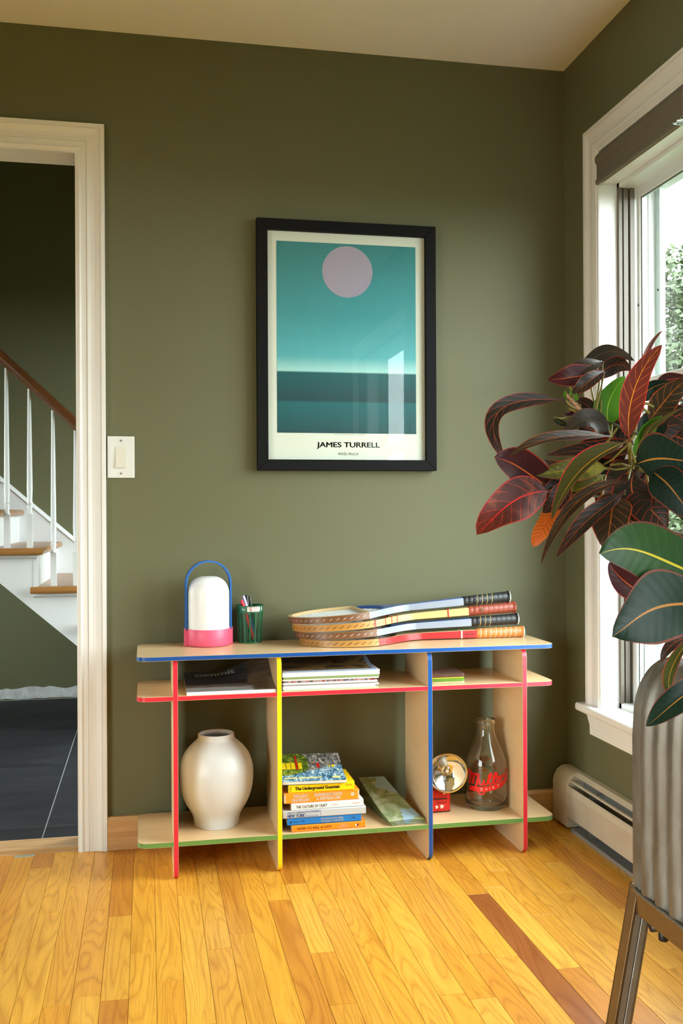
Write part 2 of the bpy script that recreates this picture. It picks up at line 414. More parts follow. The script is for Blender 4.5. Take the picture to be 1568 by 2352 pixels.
# frame tracks (left/far side, near side, head, sill)
for ya, s_ in ((WY0, -1), (WY1, 1)):
    b = MB()
    for x0, x1, d in ((.050, .060, .014), (.060, .066, .006), (.066, .080, .012), (.080, .086, .006), (.086, .100, .015)): b.box(x0, x1, ya, ya + s_ * d, WZ0, WZ1)
    obj('track', b, TRACK, win)
    b = MB()
    for x0, x1, d in ((.100, .112, .012), (.132, .146, .010), (.146, .168, .014), (.168, .198, .018)): b.box(x0, x1, ya, ya + s_ * d, WZ0, WZ1)
    obj('frame_side', b, VINYL, win, bevel=.001)
b = MB(); b.box(.05, .2, WY1, WY0, WZ1 - .02, WZ1 + .002); obj('frame_head', b, VINYL, win)
b = MB(); b.box(.05, .2, WY1, WY0, WZ0 - .01, WZ0 + .018); obj('frame_sill', b, VINYL, win)
def sash(name, x0, x1, y0, y1, z0, z1, st, rb, rt):
    b = MB(); root = None
    b.box(x0, x1, y0, y0 - st, z0, z1); b.box(x0, x1, y1, y1 + st, z0, z1); b.box(x0, x1, y1 + st, y0 - st, z0, z0 + rb); b.box(x0, x1, y1 + st, y0 - st, z1 - rt, z1)
    s_ = obj(name, b, VINYL, win, bevel=.002)
    xm = (x0 + x1) / 2
    b = MB(); b.box(xm - .002, xm + .002, y1 + st - .004, y0 - st + .004, z0 + rb - .004, z1 - rt + .004); obj('pane', b, WGLASS, s_)
    b = MB()  # dark gasket lines round the pane
    for xx in (xm - .0035,):
        b.box(xx - .001, xx, y0 - st - .005, y0 - st, z0 + rb, z1 - rt); b.box(xx - .001, xx, y1 + st, y1 + st + .005, z0 + rb, z1 - rt)
        b.box(xx - .001, xx, y1 + st, y0 - st, z0 + rb, z0 + rb + .004); b.box(xx - .001, xx, y1 + st, y0 - st, z1 - rt - .004, z1 - rt)
    obj('gasket', b, basic('gasket_grey', (.10, .13, .12), .6), s_)
    return s_
MZ = 1.372
up = sash('upper_sash', .112, .132, WY0 - .006, WY1 + .006, MZ - .02, WZ1 - .018, .016, .038, .03)
lo = sash('lower_sash', .088, .110, WY0 - .010, WY1 + .010, WZ0 + .016, MZ + .018, .030, .055, .036)
b = MB(); st_z0, st_z1 = WZ0, WZ1
b.box(.168, .182, WY0 - .016, WY0 - .040, st_z0, st_z1); b.box(.168, .182, WY1 + .016, WY1 + .040, st_z0, st_z1)
b.box(.168, .182, WY1 + .040, WY0 - .040, MZ - .012, MZ + .012)
obj('storm_frame', b, basic('storm_aluminium', (.50, .56, .53), .4, .3), win, bevel=.001)
for yy, zz, xx in ((WY0 - .0165, 1.62, .1115), (WY0 - .030, 1.665, .1675)):
    b = MB(); b.lathe([(0, 0), (.0035, 0), (.0035, .0015), (.0, .0015)], 10); 
    o = obj('screw', b, BLACK, win, loc=(xx, yy, zz)); o.rotation_euler = (0, -PI / 2, 0)
# roller shade
sh = thing('roller_shade', 'rolled grey-brown fabric shade at the top of the window', 'blind', (0, (WY0 + WY1) / 2, 1.978))
SHADE = basic('shade_fabric', (.135, .115, .085), .85, bump=.2, bscale=900)
b = MB(); pr = [(.023 * math.cos(a) , .023 * math.sin(a)) for a in [2 * PI * k / 24 for k in range(24)]]
b.prism(pr, WY1 + .004, WY0 - .004, lambda u, v, t: (u - .0, t, v + 2.052)); obj('roll', b, SHADE, sh, world=True, smooth=40)
b = MB(); b.box(-.018, -.0165, WY1 + .006, WY0 - .006, 1.984, 2.045); obj('fabric', b, SHADE, sh, world=True)
b = MB(); b.prism(rrect(-.022, -.0125, 1.977, 1.992, .003, 3), WY1 + .006, WY0 - .006, lambda u, v, t: (u, t, v)); obj('hem_bar', b, SHADE, sh, world=True)
b = MB(); b.box(-.012, .012, WY0 - .004, WY0 - .0005, 2.03, 2.075); obj('bracket', b, WHITE, sh, world=True)

# ---- added window beside the camera, unseen, for more side light on the floor
w3 = thing('added_window_3', 'unseen white sash window added further along the heater wall', 'window', (0, 0, 0), kind='structure')
casing(w3, [(VY0, WZ0), (VY0, WZ1), (VY1, WZ1), (VY1, WZ0)], [(1, 0), (1, 1), (-1, 1), (-1, 0)], wfn, DPROF, ['casing_side', 'casing_head', 'casing_side'])
for y0, y1, z0, z1 in ((VY0, VY0 - .05, WZ0, WZ1), (VY1, VY1 + .05, WZ0, WZ1), (VY0, VY1, WZ0, WZ0 + .05), (VY0, VY1, WZ1 - .05, WZ1), (VY0, VY1, MZ - .02, MZ + .02)):
    b = MB(); b.box(.05, .12, y0, y1, z0, z1); obj('frame_rail', b, VINYL, w3)
b = MB(); b.box(-.04, .06, VY1 - .1, VY0 + .1, WZ0 - .022, WZ0 + .003); obj('stool', b, WHITE, w3)
b = MB(); b.box(.083, .087, VY1 + .05, VY0 - .05, WZ0 + .05, WZ1 - .05); obj('pane', b, WGLASS, w3)

# ---- glazed garden door in the left wall
w2 = thing('door_2', 'wide white framed glass garden door opposite the window', 'door', kind='structure')
for k in range(4):
    yy = LY0 + (LY1 - LY0) * k / 3
    b = MB(); b.box(XL - .08, XL - .02, yy - .035, yy + .035, LZ0, LZ1); obj('mullion', b, WHITE, w2)
for zz in (LZ0, LZ1):
    b = MB(); b.box(XL - .08, XL + .015, LY1, LY0, zz - .035, zz + .035); obj('frame_rail', b, WHITE, w2)
for k in range(3):
    ya = LY0 + (LY1 - LY0) * k / 3 - .035; yb = LY0 + (LY1 - LY0) * (k + 1) / 3 + .035
    b = MB(); b.box(XL - .052, XL - .048, yb, ya, LZ0 + .035, LZ1 - .035); obj('pane', b, WGLASS, w2)

# ================================================================== STAIR HALL
HXL, HXR, HY = -3.6, -.3, 2.5
HH = 4.9
b = MB(); b.box(HXL, HXR + .1, HY, HY + .1, 0, HH); struct('wall_hall', 'olive green wall behind the staircase', b, WALL, 'wall')
b = MB(); b.box(HXL - .1, HXL, .1, .25, 0, HH); b.box(HXL - .1, HXL, 1.35, HY + .1, 0, HH); b.box(HXL - .1, HXL, .25, 1.35, 0, .3); b.box(HXL - .1, HXL, .25, 1.35, 1.9, HH)
struct('wall_hall_left', 'olive green wall with an added window at the far end of the stair hall', b, WALL, 'wall')
w4 = thing('added_window_4', 'unseen white framed window added at the far end of the stair hall', 'window', kind='structure')  # added out of view to brighten the wall under the stairs
for y0, y1, z0, z1 in ((.25, .31, .3, 1.9), (1.29, 1.35, .3, 1.9), (.31, 1.29, .3, .36), (.31, 1.29, 1.84, 1.9)):
    b = MB(); b.box(HXL - .08, HXL - .02, y0, y1, z0, z1); obj('frame_rail', b, WHITE, w4)
b = MB(); b.box(HXL - .052, HXL - .048, .31, 1.29, .36, 1.84); obj('pane', b, WGLASS, w4)
b = MB(); b.box(HXR, HXR + .1, .1, .5, 0, HH); b.box(HXR, HXR + .1, 2.25, HY, 0, HH); b.box(HXR, HXR + .1, .5, 2.25, 0, .08); b.box(HXR, HXR + .1, .5, 2.25, 2.1, HH)
struct('wall_hall_right', 'olive green wall with the glazed entry of the stair hall', b, WALL, 'wall')
ent = thing('door_1', 'glazed white entry door of the stair hall', 'door', kind='structure')
for y0, y1, z0, z1 in ((.5, .58, .08, 2.1), (2.17, 2.25, .08, 2.1), (1.34, 1.41, .08, 2.1), (.58, 2.17, .08, .2), (.58, 2.17, 2.02, 2.1)):
    b = MB(); b.box(HXR + .02, HXR + .07, y0, y1, z0, z1); obj('door_rail', b, WHITE, ent)
for y0, y1 in ((.58, 1.34), (1.41, 2.17)):
    b = MB(); b.box(HXR + .043, HXR + .047, y0, y1, .2, 2.02); obj('pane', b, WGLASS, ent)
b = MB(); b.box(HXL, HXR, .1, HY, HH, HH + .05); struct('ceiling_hall', 'off-white ceiling of the stair hall', b, CEIL, 'ceiling')
b = MB(); b.box(HXL, HXR + .1, .04, .1, H + .06, HH); struct('wall_hall_front', 'olive green upper wall of the stair hall above the doorway', b, WALL, 'wall')
hf = thing('floor_hall', 'charcoal slate tile floor of the stair hall', 'floor', kind='structure')
def m_slate():
    t = NT('slate_tile'); oi = t.n('ShaderNodeObjectInfo'); cm = t.n('ShaderNodeCombineXYZ'); t.l(t.math('MULTIPLY', oi.outputs['Random'], 40), cm.inputs[1]); t.l(t.math('MULTIPLY', oi.outputs['Random'], 20), cm.inputs[0])
    v = t.coord('Object', (.5, 2.2, 1), cm.outputs[0]); n = t.noise(v, 4, 7, .65, .8); n2 = t.noise(v, 40, 5, .7)
    t.set(col=t.mix(t.math('MULTIPLY_ADD', t.math('SUBTRACT', n, .5), 2.5, .4, clamp=True), (.007, .0072, .008), (.024, .025, .030)), rough=.62, spec=.22)
    t.bump(t.math('ADD', n, t.math('MULTIPLY', n2, .3)), .5, .003); return t.m
SLATE = m_slate(); GROUT = basic('grey_grout', (.34, .34, .34), .9)
b = MB(); b.box(HXL, HXR, .1, HY, -.03, -.0008); obj('grout', b, GROUT, hf)
TX = -1.665; TY = .262; TS = .613
tm = MB(); tm.box(.0018, TS - .0018, .0018, TS - .0018, -.010, 0); 
for i in range(-4, 3):
    for j in range(-1, 4):
        x0, x1 = max(TX + i * TS, HXL), min(TX + (i + 1) * TS, HXR); y0, y1 = max(TY + j * TS, .122), min(TY + (j + 1) * TS, HY)
        if x1 - x0 < .03 or y1 - y0 < .02: continue
        b = MB(); b.box(.0018, x1 - x0 - .0018, .0018, y1 - y0 - .0018, -.01, 0); obj('tile', b, SLATE, hf, loc=(x0, y0, 0))
# ragged strip of bare plaster where a baseboard is missing
random.seed(9); b = MB(); n = 120; vs = []
for i in range(n + 1):
    x = HXL + (HXR - HXL) * i / n; top = .058 + .009 * math.sin(i * .55) + random.uniform(-.005, .005) + (.008 if (i // 7) % 2 else 0)
    d = .004 + random.uniform(0, .003); bt = .004 + random.uniform(0, .006)
    vs += [(x, HY - .0005, bt), (x, HY - d, bt), (x, HY - d, top), (x, HY - .0005, top + .002)]
fs = []
for i in range(n):
    for k in range(3): fs.append((4 * i + k, 4 * i + k + 1, 4 * i + 5 + k, 4 * i + 4 + k))
b.add(vs, fs); struct('trim_4', 'ragged strip of bare white plaster above the slate tiles', b, basic('bare_plaster', (.62, .62, .62), .9, var=.2, vscale=25, bump=.4, bscale=60, bdist=.004), 'plaster strip')

# ---- staircase
SY = 1.5; RISE, RUN = .1705, .197; NX, NZ = -1.791, .850
st = thing('staircase', 'white staircase with oak treads rising beyond the doorway', 'staircase', (NX, SY, 0))
GREYP = basic('stair_white_paint', (.68, .69, .69), .45, var=.05, vscale=4, bump=.25, bscale=45, bdist=.002)
for k in range(-6, 5):
    z = NZ - RISE * k; xn = NX + RUN * k
    b = MB(); th = .03
    b.prism([(xn - RUN - .03, z - th), (xn - .01, z - th), (xn - .003, z - th + .005), (xn, z - th / 2), (xn - .003, z - .005), (xn - .01, z), (xn - RUN - .03, z)], SY - .02, HY - .03, lambda u, v, t: (u, t, v))
    o = obj('tread', b, OAKY, st, world=True, smooth=50)
    b = MB(); b.prism([(SY - .032, z - th), (SY - .028, z - th), (SY - .02, z - th), (SY - .02, z), (SY - .028, z), (SY - .035, z - .006), (SY - .035, z - th + .006)], xn - RUN - .055, xn - .004, lambda u, v, t: (t, u, v))
    obj('return_nosing', b, OAKY, o, world=True, smooth=50)
    b = MB(); b.box(xn - .045, xn - .027, SY - .002, HY - .02, z - RISE - .001, z - th); obj('riser', b, GREYP, st, world=True)
    b = MB(); b.prism([(0, 0), (-.010, -.002), (-.012, -.012), (-.004, -.018), (0, -.018)], xn - RUN - .045, xn - .03, lambda u, v, t: (t, SY + u, z - th + v)); obj('cove_moulding', b, GREYP, st, world=True)
# stringer with stepped top
P = []
for k in range(-6, 5):
    z = NZ - RISE * k - .03; xn = NX + RUN * k - .03
    P += [(xn - RUN, z), (xn, z)]
kx = NX + RUN * 4 - .03; lowx = lambda z: -1.981 + (.700 - z) / .876
P += [(kx, .0), (lowx(0.0), 0.0)] if lowx(0) < kx else [(kx, max(0, .700 - (kx + 1.981) * .876))]
x_l = NX - RUN * 7 - .03; P += [(x_l, .700 - (x_l + 1.981) * .876)]
b = MB(); b.prism(P, SY, SY + .03, lambda u, v, t: (u, t, v)); obj('stringer', b, GREYP, st, world=True)
b = MB(); b.hexa([(x_l, SY + .03, .7 - (x_l + 1.981) * .876 + .02), (lowx(0), SY + .03, .02), (lowx(0), HY - .02, .02), (x_l, HY - .02, .7 - (x_l + 1.981) * .876 + .02), (x_l, SY + .03, .7 - (x_l + 1.981) * .876 + .03), (lowx(0), SY + .03, .03), (lowx(0), HY - .02, .03), (x_l, HY - .02, .7 - (x_l + 1.981) * .876 + .03)])
obj('soffit', b, GREYP, st, world=True)
skz = lambda x: 1.2034 - (x + 2.1126) * .868
b = MB(); xa, xb = -3.4, -1.0
b.hexa([(xa, HY - .02, skz(xa) - .34), (xb, HY - .02, skz(xb) - .34), (xb, HY - .001, skz(xb) - .34), (xa, HY - .001, skz(xa) - .34), (xa, HY - .02, skz(xa) - .02), (xb, HY - .02, skz(xb) - .02), (xb, HY - .001, skz(xb) - .02), (xa, HY - .001, skz(xa) - .02)])
sk = obj('skirt_board', b, GREYP, st, world=True)
b = MB(); b.hexa([(xa, HY - .026, skz(xa) - .024), (xb, HY - .026, skz(xb) - .024), (xb, HY - .001, skz(xb) - .024), (xa, HY - .001, skz(xa) - .024), (xa, HY - .018, skz(xa)), (xb, HY - .018, skz(xb)), (xb, HY - .001, skz(xb)), (xa, HY - .001, skz(xa))])
obj('skirt_cap', b, GREYP, sk, world=True)
hra = at_y(0, 817, SY + .02); hrb = at_y(176, 976, SY + .02); sl = (hrb.z - hra.z) / (hrb.x - hra.x)
hz = lambda x: hra.z + (x - hra.x) * sl
prof = [(-.022, -.032), (.022, -.032), (.022, -.018), (.030, -.005), (.026, .02), (.012, .032), (-.012, .032), (-.026, .02), (-.030, -.005), (-.022, -.018)]
b = MB(); n = len(prof); vs = []
for x in (-3.2, -.98): vs += [(x, SY + .02 + u, hz(x) + v) for u, v in prof]
b.add(vs, [(i, (i + 1) % n, n + (i + 1) % n, n + i) for i in range(n)] + [tuple(range(n)), tuple(range(2 * n - 1, n - 1, -1))])
obj('handrail', b, RAILW, st, world=True, smooth=40)
bx = []
for k in range(-5, 5):
    xn = NX + RUN * k; z = NZ - RISE * k
    for dx in (-.158, -.0615): bx.append((xn + dx, z))
for x, z in bx:
    zt = hz(x) - .03; q = .0125
    b = MB(); b.box(x - q, x + q, SY + .02 - q, SY + .02 + q, z, z + .148)
    b.lathe([(q * 1.2, .148), (.010, .160), (.0098, .170), (.0125, .182), (.0125, .188), (.0095, .192), (.0125, .197), (.0125, .203), (.011, .207), (.0128, .26), (.0075, zt - z)], 14, (x, SY + .02, z))
    obj('baluster', b, GREYP, st, world=True, smooth=35)

# ================================================================== OUTSIDE
b = MB(); b.box(-14, 30, -25, 30, -.7, -.6)
struct('ground_outside', 'green lawn outside the house', b, basic('lawn', (.030, .050, .016), .95, var=.3, vscale=3), 'lawn')
def leaf_mat(name, c):
    return basic(name, c, .6, var=.45, vscale=1.3)
def tree(name, label, loc, h, r, n, seed, mat, conifer=False, ls=.09, group=None):
    random.seed(seed); t = thing(name, label, 'tree', loc, group=group)
    b = MB(); b.tube([(0, 0, 0), (.03, .02, h * .35), (-.03, .04, h * .7), (0, 0, h * .95)], [.11, .09, .06, .02], 8)
    for k in range(9):
        a = k * 2.4; z0 = h * (.35 + .06 * k); b.tube([(0, 0, z0), (math.cos(a) * r * .5, math.sin(a) * r * .5, z0 + r * .3)], [.03, .01], 5)
    obj('trunk', b, basic('bark', (.05, .035, .022), .9), t, smooth=True)
    b = MB()
    clumps = [(random.gauss(0, .45), random.gauss(0, .45), random.uniform(-1, 1)) for _ in range(46)]
    for i in range(n):
        if conifer:
            z = random.random() ** 1.4; rad = r * (1 - z) * random.uniform(.3, 1); a = random.uniform(0, 2 * PI)
            p = Vector((rad * math.cos(a), rad * math.sin(a), h * (.15 + .85 * z) - rad * .25))
        else:
            c = random.choice(clumps); q = Vector((random.gauss(0, 1), random.gauss(0, 1), random.gauss(0, 1))).normalized() * random.uniform(.2, .36)
            d = math.sqrt(max(.05, 1 - c[2] ** 2))
            p = Vector((r * (c[0] * d + q.x), r * (c[1] * d + q.y), h * .62 + h * .36 * (c[2] + q.z * .6)))
        s_ = ls * random.uniform(.6, 1.3); u = Vector((random.gauss(0, 1), random.gauss(0, 1), random.gauss(0, .6))).normalized(); v = u.orthogonal().normalized()
        v = (Matrix.Rotation(random.uniform(0, PI), 3, u) @ v)
        wd_ = .16 if conifer else .5
        b.add([p - u * s_, p + v * s_ * wd_, p + u * s_, p - v * s_ * wd_], [(0, 1, 2, 3)])
    o = obj('crown', b, mat, t, kind='stuff'); return t
LG = leaf_mat('tree_leaves', (.050, .075, .028)); LD = leaf_mat('dark_tree_leaves', (.022, .042, .020)); LC = leaf_mat('conifer_needles', (.02, .040, .035))
tree('leafy_tree', 'pale green leafy tree standing close outside the window', (5.0, 7.2, -.6), 4.5, 1.9, 26000, 3, LG, ls=.045)
tree('tall_tree', 'broad dark green tree further off outside the window', (13.5, 6.0, -.6), 8.0, 2.8, 4200, 4, LD, ls=.2)
tree('conifer', 'slim blue-green conifer outside the window', (10.35, 15.7, -.6), 9.8, 1.0, 9000, 7, LC, True, .10)
tree('shrub_tree', 'rounded green tree outside opposite the heater', (6.0, 2.2, -.6), 3.6, 1.5, 6000, 8, LG, ls=.08)

# ================================================================== CONSOLE SHELF
SX0, SX1, SYF, SYB = -1.372, -.168, -.296, -.021
TZ0, TZ1 = .5985, .6105; MZ0, MZ1 = .4885, .5010; BZ0, BZ1 = .0910, .1045
UPX = (-1.269, -.984, -.549, -.262)
shelf = thing('console_shelf', 'low birch plywood shelf unit with red, yellow, blue and green edges', 'shelf', ((SX0 + SX1) / 2, (SYF + SYB) / 2, 0))
def enamel(n, rgb): return basic(n, srgb(*rgb), .32, coat=.2, var=.03, vscale=30)
E_BLUE = enamel('blue_edge', (12, 78, 154)); E_RED = enamel('red_edge', (214, 40, 62)); E_YEL = enamel('yellow_edge', (250, 214, 20)); E_GRN = enamel('green_edge', (100, 142, 72))
def band(mb, poly, a, b_, fn, off=.0006):
    # thin strip just proud of the outline
    n = len(poly); cx = sum(p[0] for p in poly) / n; cy = sum(p[1] for p in poly) / n
    out = []
    for i in range(n):
        p0, p1, p2 = poly[i - 1], poly[i], poly[(i + 1) % n]
        tx, ty = p2[0] - p0[0], p2[1] - p0[1]; L = math.hypot(tx, ty) or 1; nx, ny = ty / L, -tx / L
        if nx * (p1[0] - cx) + ny * (p1[1] - cy) < 0: nx, ny = -nx, -ny
        out.append((p1[0] + nx * off, p1[1] + ny * off))
    mb.prism(out, a, b_, fn)
def hpanel(name, z0, z1, yf, mat, col):
    poly = rrect(SX0, SX1, yf, SYB, .028, 7)
    b = MB(); b.prism(poly, z0, z1, XYZ); o = obj(name, b, mat, shelf, world=True, smooth=30)
    b = MB(); band(b, poly, z0 + .0007, z1 - .0007, XYZ); obj('edge_band', b, col, o, world=True, smooth=30)
    return o
hpanel('top_shelf', TZ0, TZ1, SYF - .002, BIRCH, E_BLUE)
hpanel('middle_shelf', MZ0, MZ1, SYF + .001, BIRCH, E_RED)
hpanel('bottom_shelf', BZ0, BZ1, SYF + .001, BIRCH, E_GRN)
for x, col in zip(UPX, (E_RED, E_YEL, E_BLUE, E_RED)):
    poly = rrect(SYF, SYB - .020, .0, TZ0 - .0002, .024, 7); fn = lambda u, v, t: (t, u, v)
    b = MB(); b.prism(poly, x - .0065, x + .0065, fn); o = obj('upright', b, BIRCHZ, shelf, world=True, smooth=30)
    b = MB(); band(b, poly, x - .0058, x + .0058, fn); obj('edge_band', b, col, o, world=True, smooth=30)
    for yy in (SYF + .022, SYB - .06):
        b = MB(); b.lathe([(.005, 0), (.0055, .001), (.0055, .003)], 12, (x, yy + .01, -.0002)); obj('foot_pad', b, BLACK, o, world=True)

# ================================================================== LIGHT SWITCH, POSTER
sw = thing('light_switch', 'white rocker light switch on the wall beside the door casing', 'switch', (-1.418, 0, 1.169))
SWM = basic('switch_plastic', (.70, .71, .69), .3)
b = MB(); b.box(-.0395, .0395, -.005, 0, -.0622, .0622); obj('plate', b, SWM, sw, bevel=.0025, bseg=2)
b = MB(); b.box(-.0175, .0175, -.0056, -.004, -.034, .034); obj('rocker_bezel', b, SWM, sw)
b = MB(); b.prism([(-.005, -.0315), (-.0105, -.0315), (-.0075, 0), (-.006, .0315), (-.005, .0315)], -.0158, .0158, lambda u, v, t: (t, u, v)); obj('rocker', b, basic('rocker_almond', (.68, .66, .58), .3), sw, bevel=.0006)
for zz in (.049, -.049):
    b = MB(); b.lathe([(.0, .0018), (.0025, .0015), (.0034, 0)], 12); b.box(-.0026, .0026, -.0004, .0004, .0012, .0021, 1)
    o = obj('screw', b, [STEEL, BLACK], sw, loc=(0, -.005, zz)); o.rotation_euler = (PI / 2, 0, 0)

PX0, PX1, PZ0, PZ1 = -1.012, -.446, 1.130, 1.900; FW = .0335
po = thing('framed_poster', 'black framed teal poster with a lilac disc and lettering beneath', 'poster', ((PX0 + PX1) / 2, 0, PZ0))
FBLK = basic('black_frame_paint', (.007, .007, .0075), .6, spec=.10, bump=.1, bscale=300)
def mitre(p, q, r_, s_):
    b = MB(); pts = (p, q, r_, s_)
    b.add([(x, -.031, z) for x, z in pts] + [(x, -.004, z) for x, z in pts], [(0, 1, 2, 3), (7, 6, 5, 4), (0, 4, 5, 1), (1, 5, 6, 2), (2, 6, 7, 3), (3, 7, 4, 0)])
    obj('frame_rail', b, FBLK, po, world=True, bevel=.0012)
mitre((PX0, PZ1), (PX1, PZ1), (PX1 - FW, PZ1 - FW), (PX0 + FW, PZ1 - FW)); mitre((PX0, PZ0), (PX0 + FW, PZ0 + FW), (PX1 - FW, PZ0 + FW), (PX1, PZ0))
mitre((PX0, PZ0), (PX0, PZ1), (PX0 + FW, PZ1 - FW), (PX0 + FW, PZ0 + FW)); mitre((PX1, PZ0), (PX1 - FW, PZ0 + FW), (PX1 - FW, PZ1 - FW), (PX1, PZ1))
ox0, ox1, oz0, oz1 = PX0 + FW, PX1 - FW, PZ0 + FW, PZ1 - FW; OW, OH = ox1 - ox0, oz1 - oz0
b = MB(); b.box(ox0 - .004, ox1 + .004, -.0135, -.0115, oz0 - .004, oz1 + .004); sheet = obj('poster_sheet', b, basic('poster_paper', (.74, .73, .66), .6), po, world=True)
b = MB(); b.box(ox0 - .004, ox1 + .004, -.0200, -.0185, oz0 - .004, oz1 + .004); obj('glass', b, PGLASS, po, world=True)
ax0, ax1, az1, az0 = ox0 + .058 * OW, ox0 + .943 * OW, oz1 - .043 * OH, oz1 - .882 * OH
def m_art():
    t = NT('teal_print'); v = t.coord('Generated'); sp = t.n('ShaderNodeSeparateXYZ'); t.l(v, sp.inputs[0])
    n = t.noise(t.coord('Object', (1, 1, .25)), 30, 4)
    c = t.ramp(sp.outputs[2], [(0, (.004, .060, .072)), (.16, (.003, .120, .140)), (.17, (.003, .050, .062)), (.318, (.004, .105, .125)), (.325, (.42, .72, .72)), (.40, (.10, .42, .48)), (.62, (.045, .30, .345)), (1.0, (.022, .215, .245))])
    c = t.mix(t.math('MULTIPLY', n, .25), c, t.mix(1, c, (.5, .6, .6), 'MULTIPLY'))
    t.set(col=c, rough=.55); return t.m
b = MB(); b.box(ax0, ax1, -.0141, -.0134, az0, az1); art = obj('picture', b, m_art(), po, world=True)
dc = at_y(797.5, 624.5, -.014); dr = abs(at_y(855, 624.5, -.014).x - dc.x)
b = MB(); b.prism([(dc.x + dr * math.cos(2 * PI * k / 64), dc.z + dr * math.sin(2 * PI * k / 64)) for k in range(64)], -.0146, -.0140, lambda u, v, t: (u, t, v)); obj('lilac_disc', b, basic('lilac_ink', (.37, .31, .42), .6), art, world=True)
INK = basic('poster_ink', (.022, .026, .028), .6)
def pfn(cx, cz, o_=po, y=-.0138): 
    O = ORG[o_.name]; return lambda x, z: (cx + x - O.x, y - O.y, cz + z - O.z)
pt = at_y(800, 1023.5, -.0138); lettering(sheet, 'JAMES TURRELL', pfn(pt.x, pt.z), INK, w=.201, h=.0215, bold=.028)
pt = at_y(800, 1042.5, -.0138); lettering(sheet, 'MASS MoCA', pfn(pt.x, pt.z), INK, w=.0640, h=.0082, bold=.008, space=1.15)
pt = at_y(800, 998.5, -.0138); b = MB(); random.seed(2); x = pt.x - .045
while x < pt.x + .045:
    L = random.uniform(.002, .007); b.box(x, x + L, -.0139, -.0135, pt.z - .0006, pt.z + .0006); x += L + .0012
obj('caption_line', b, basic('caption_grey', (.25, .25, .23), .6), sheet, world=True, kind='stuff')

# ================================================================== BASEBOARD HEATER
HT = thing('baseboard_heater', 'cream metal baseboard heater below the window', 'heater', (0, -.03, 0))
HEAT = basic('heater_enamel', (.56, .50, .40), .4, var=.06, vscale=14)
HY1 = -2.6; yx = lambda u, v, t: (u, t, v)
b = MB(); P = [(-.001, .012), (-.060, .012), (-.061, .138), (-.057, .152), (-.048, .168), (-.034, .179), (-.022, .182), (-.001, .182)]
b.prism(P, -.028, -.136, yx); obj('end_cap', b, HEAT, HT, world=True, bevel=.0015, smooth=40)
b = MB(); b.prism([(-.001, .176), (-.018, .177), (-.031, .169), (-.0315, .1705), (-.019, .1805), (-.001, .181)], -.137, HY1, yx); obj('top_cover', b, HEAT, HT, world=True, smooth=30)
b = MB(); b.prism([(-.0575, .047), (-.059, .047), (-.0595, .118), (-.061, .122), (-.061, .126), (-.059, .130), (-.0585, .139), (-.055, .1425), (-.0545, .141), (-.057, .138), (-.0575, .128)], -.136, HY1, yx); obj('front_panel', b, HEAT, HT, world=True, smooth=30)
b = MB(); b.prism([(-.043, .157), (-.050, .154), (-.051, .157), (-.049, .1595), (-.043, .160)], -.139, HY1, yx); obj('damper', b, HEAT, HT, world=True, smooth=30)
b = MB(); b.prism([(-.001, .01), (-.002, .01), (-.002, .17), (-.001, .17)], -.137, HY1, yx); obj('back_plate', b, basic('heater_sheet_metal', (.34, .34, .33), .5, .4), HT, world=True)
b = MB(); b.tube([(-.028, -.137, .075), (-.028, HY1, .075)], .011, 10); obj('pipe', b, basic('copper_pipe', (.30, .16, .09), .4, .8), HT, world=True, smooth=True)
fm = MB(); fm.box(-.05, -.006, -.0003, .0003, .05, .105); fme = fm.mesh('fin', basic('fin_metal', (.25, .25, .25), .4, .9))
for k in range(60):
    o = bpy.data.objects.new('fin', fme); COL.objects.link(o); o.parent = HT; o.location = (0, -.25 - .012 * k + .03, 0)
b = MB(); b.box(-.05, -.003, -.27, -.268, .02, .15); b.box(-.055, -.02, -.275, -.262, .135, .137); obj('bracket', b, STEEL, HT, world=True)
b = MB(); b.prism([(-.001, .012), (-.060, .012), (-.061, .138), (-.057, .152), (-.048, .168), (-.034, .179), (-.022, .182), (-.001, .182)], HY1, HY1 - .09, yx); obj('end_cap', b, HEAT, HT, world=True, bevel=.0015)
b = MB(); b.box(-.05, -.002, -.14, HY1, 0, .012); obj('base_strip', b, MATS['heater_sheet_metal'], HT, world=True)

# ================================================================== LAMP
lp = thing('portable_lamp', 'portable lamp with white dome shade, pink base and blue hoop handle', 'lamp', (-1.166, -.080, TZ1), math.radians(9))
PINK = plastic('pink_base', (226, 86, 118), .45); LBLUE = plastic('blue_handle', (20, 92, 170), .4)
b = MB(); b.lathe([(.055, 0), (.0625, .0015), (.0645, .005), (.0645, .0485), (.0635, .050), (.059, .050)], 48); base = obj('base', b, PINK, lp, smooth=40)
for s_ in (-1, 1):
    b = MB(); b.prism(rrect(-.009, .009, 0, .0515, .001, 1), s_ * .060, s_ * .0715, lambda u, v, t: (t, u, v)); obj('handle_socket', b, PINK, base, bevel=.0008)
b = MB(); pr = [(.061, .047)] + [(.0615, .05), (.0615, .145)]
for k in range(1, 13):
    a = PI / 2 * k / 12; pr.append((.0165 + .045 * math.cos(a), .152 + .0505 * math.sin(a) ** 1.0))
pr.append((0, .2035)); b.lathe(pr, 48, close=False)
t = NT('opal_shade'); t.set(col=(.82, .83, .84), rough=.35, sub=.25); t.b.inputs['Subsurface Radius'].default_value = (.03, .03, .03)
obj('shade', b, t.m, lp, smooth=60)
pts = [(-.0665, 0, .045), (-.0665, 0, .12), (-.0665, 0, .182)] + [(-.0665 * math.cos(PI * k / 20), 0, .182 + .0655 * math.sin(PI * k / 20)) for k in range(1, 20)] + [(.0665, 0, .182), (.0665, 0, .12), (.0665, 0, .045)]
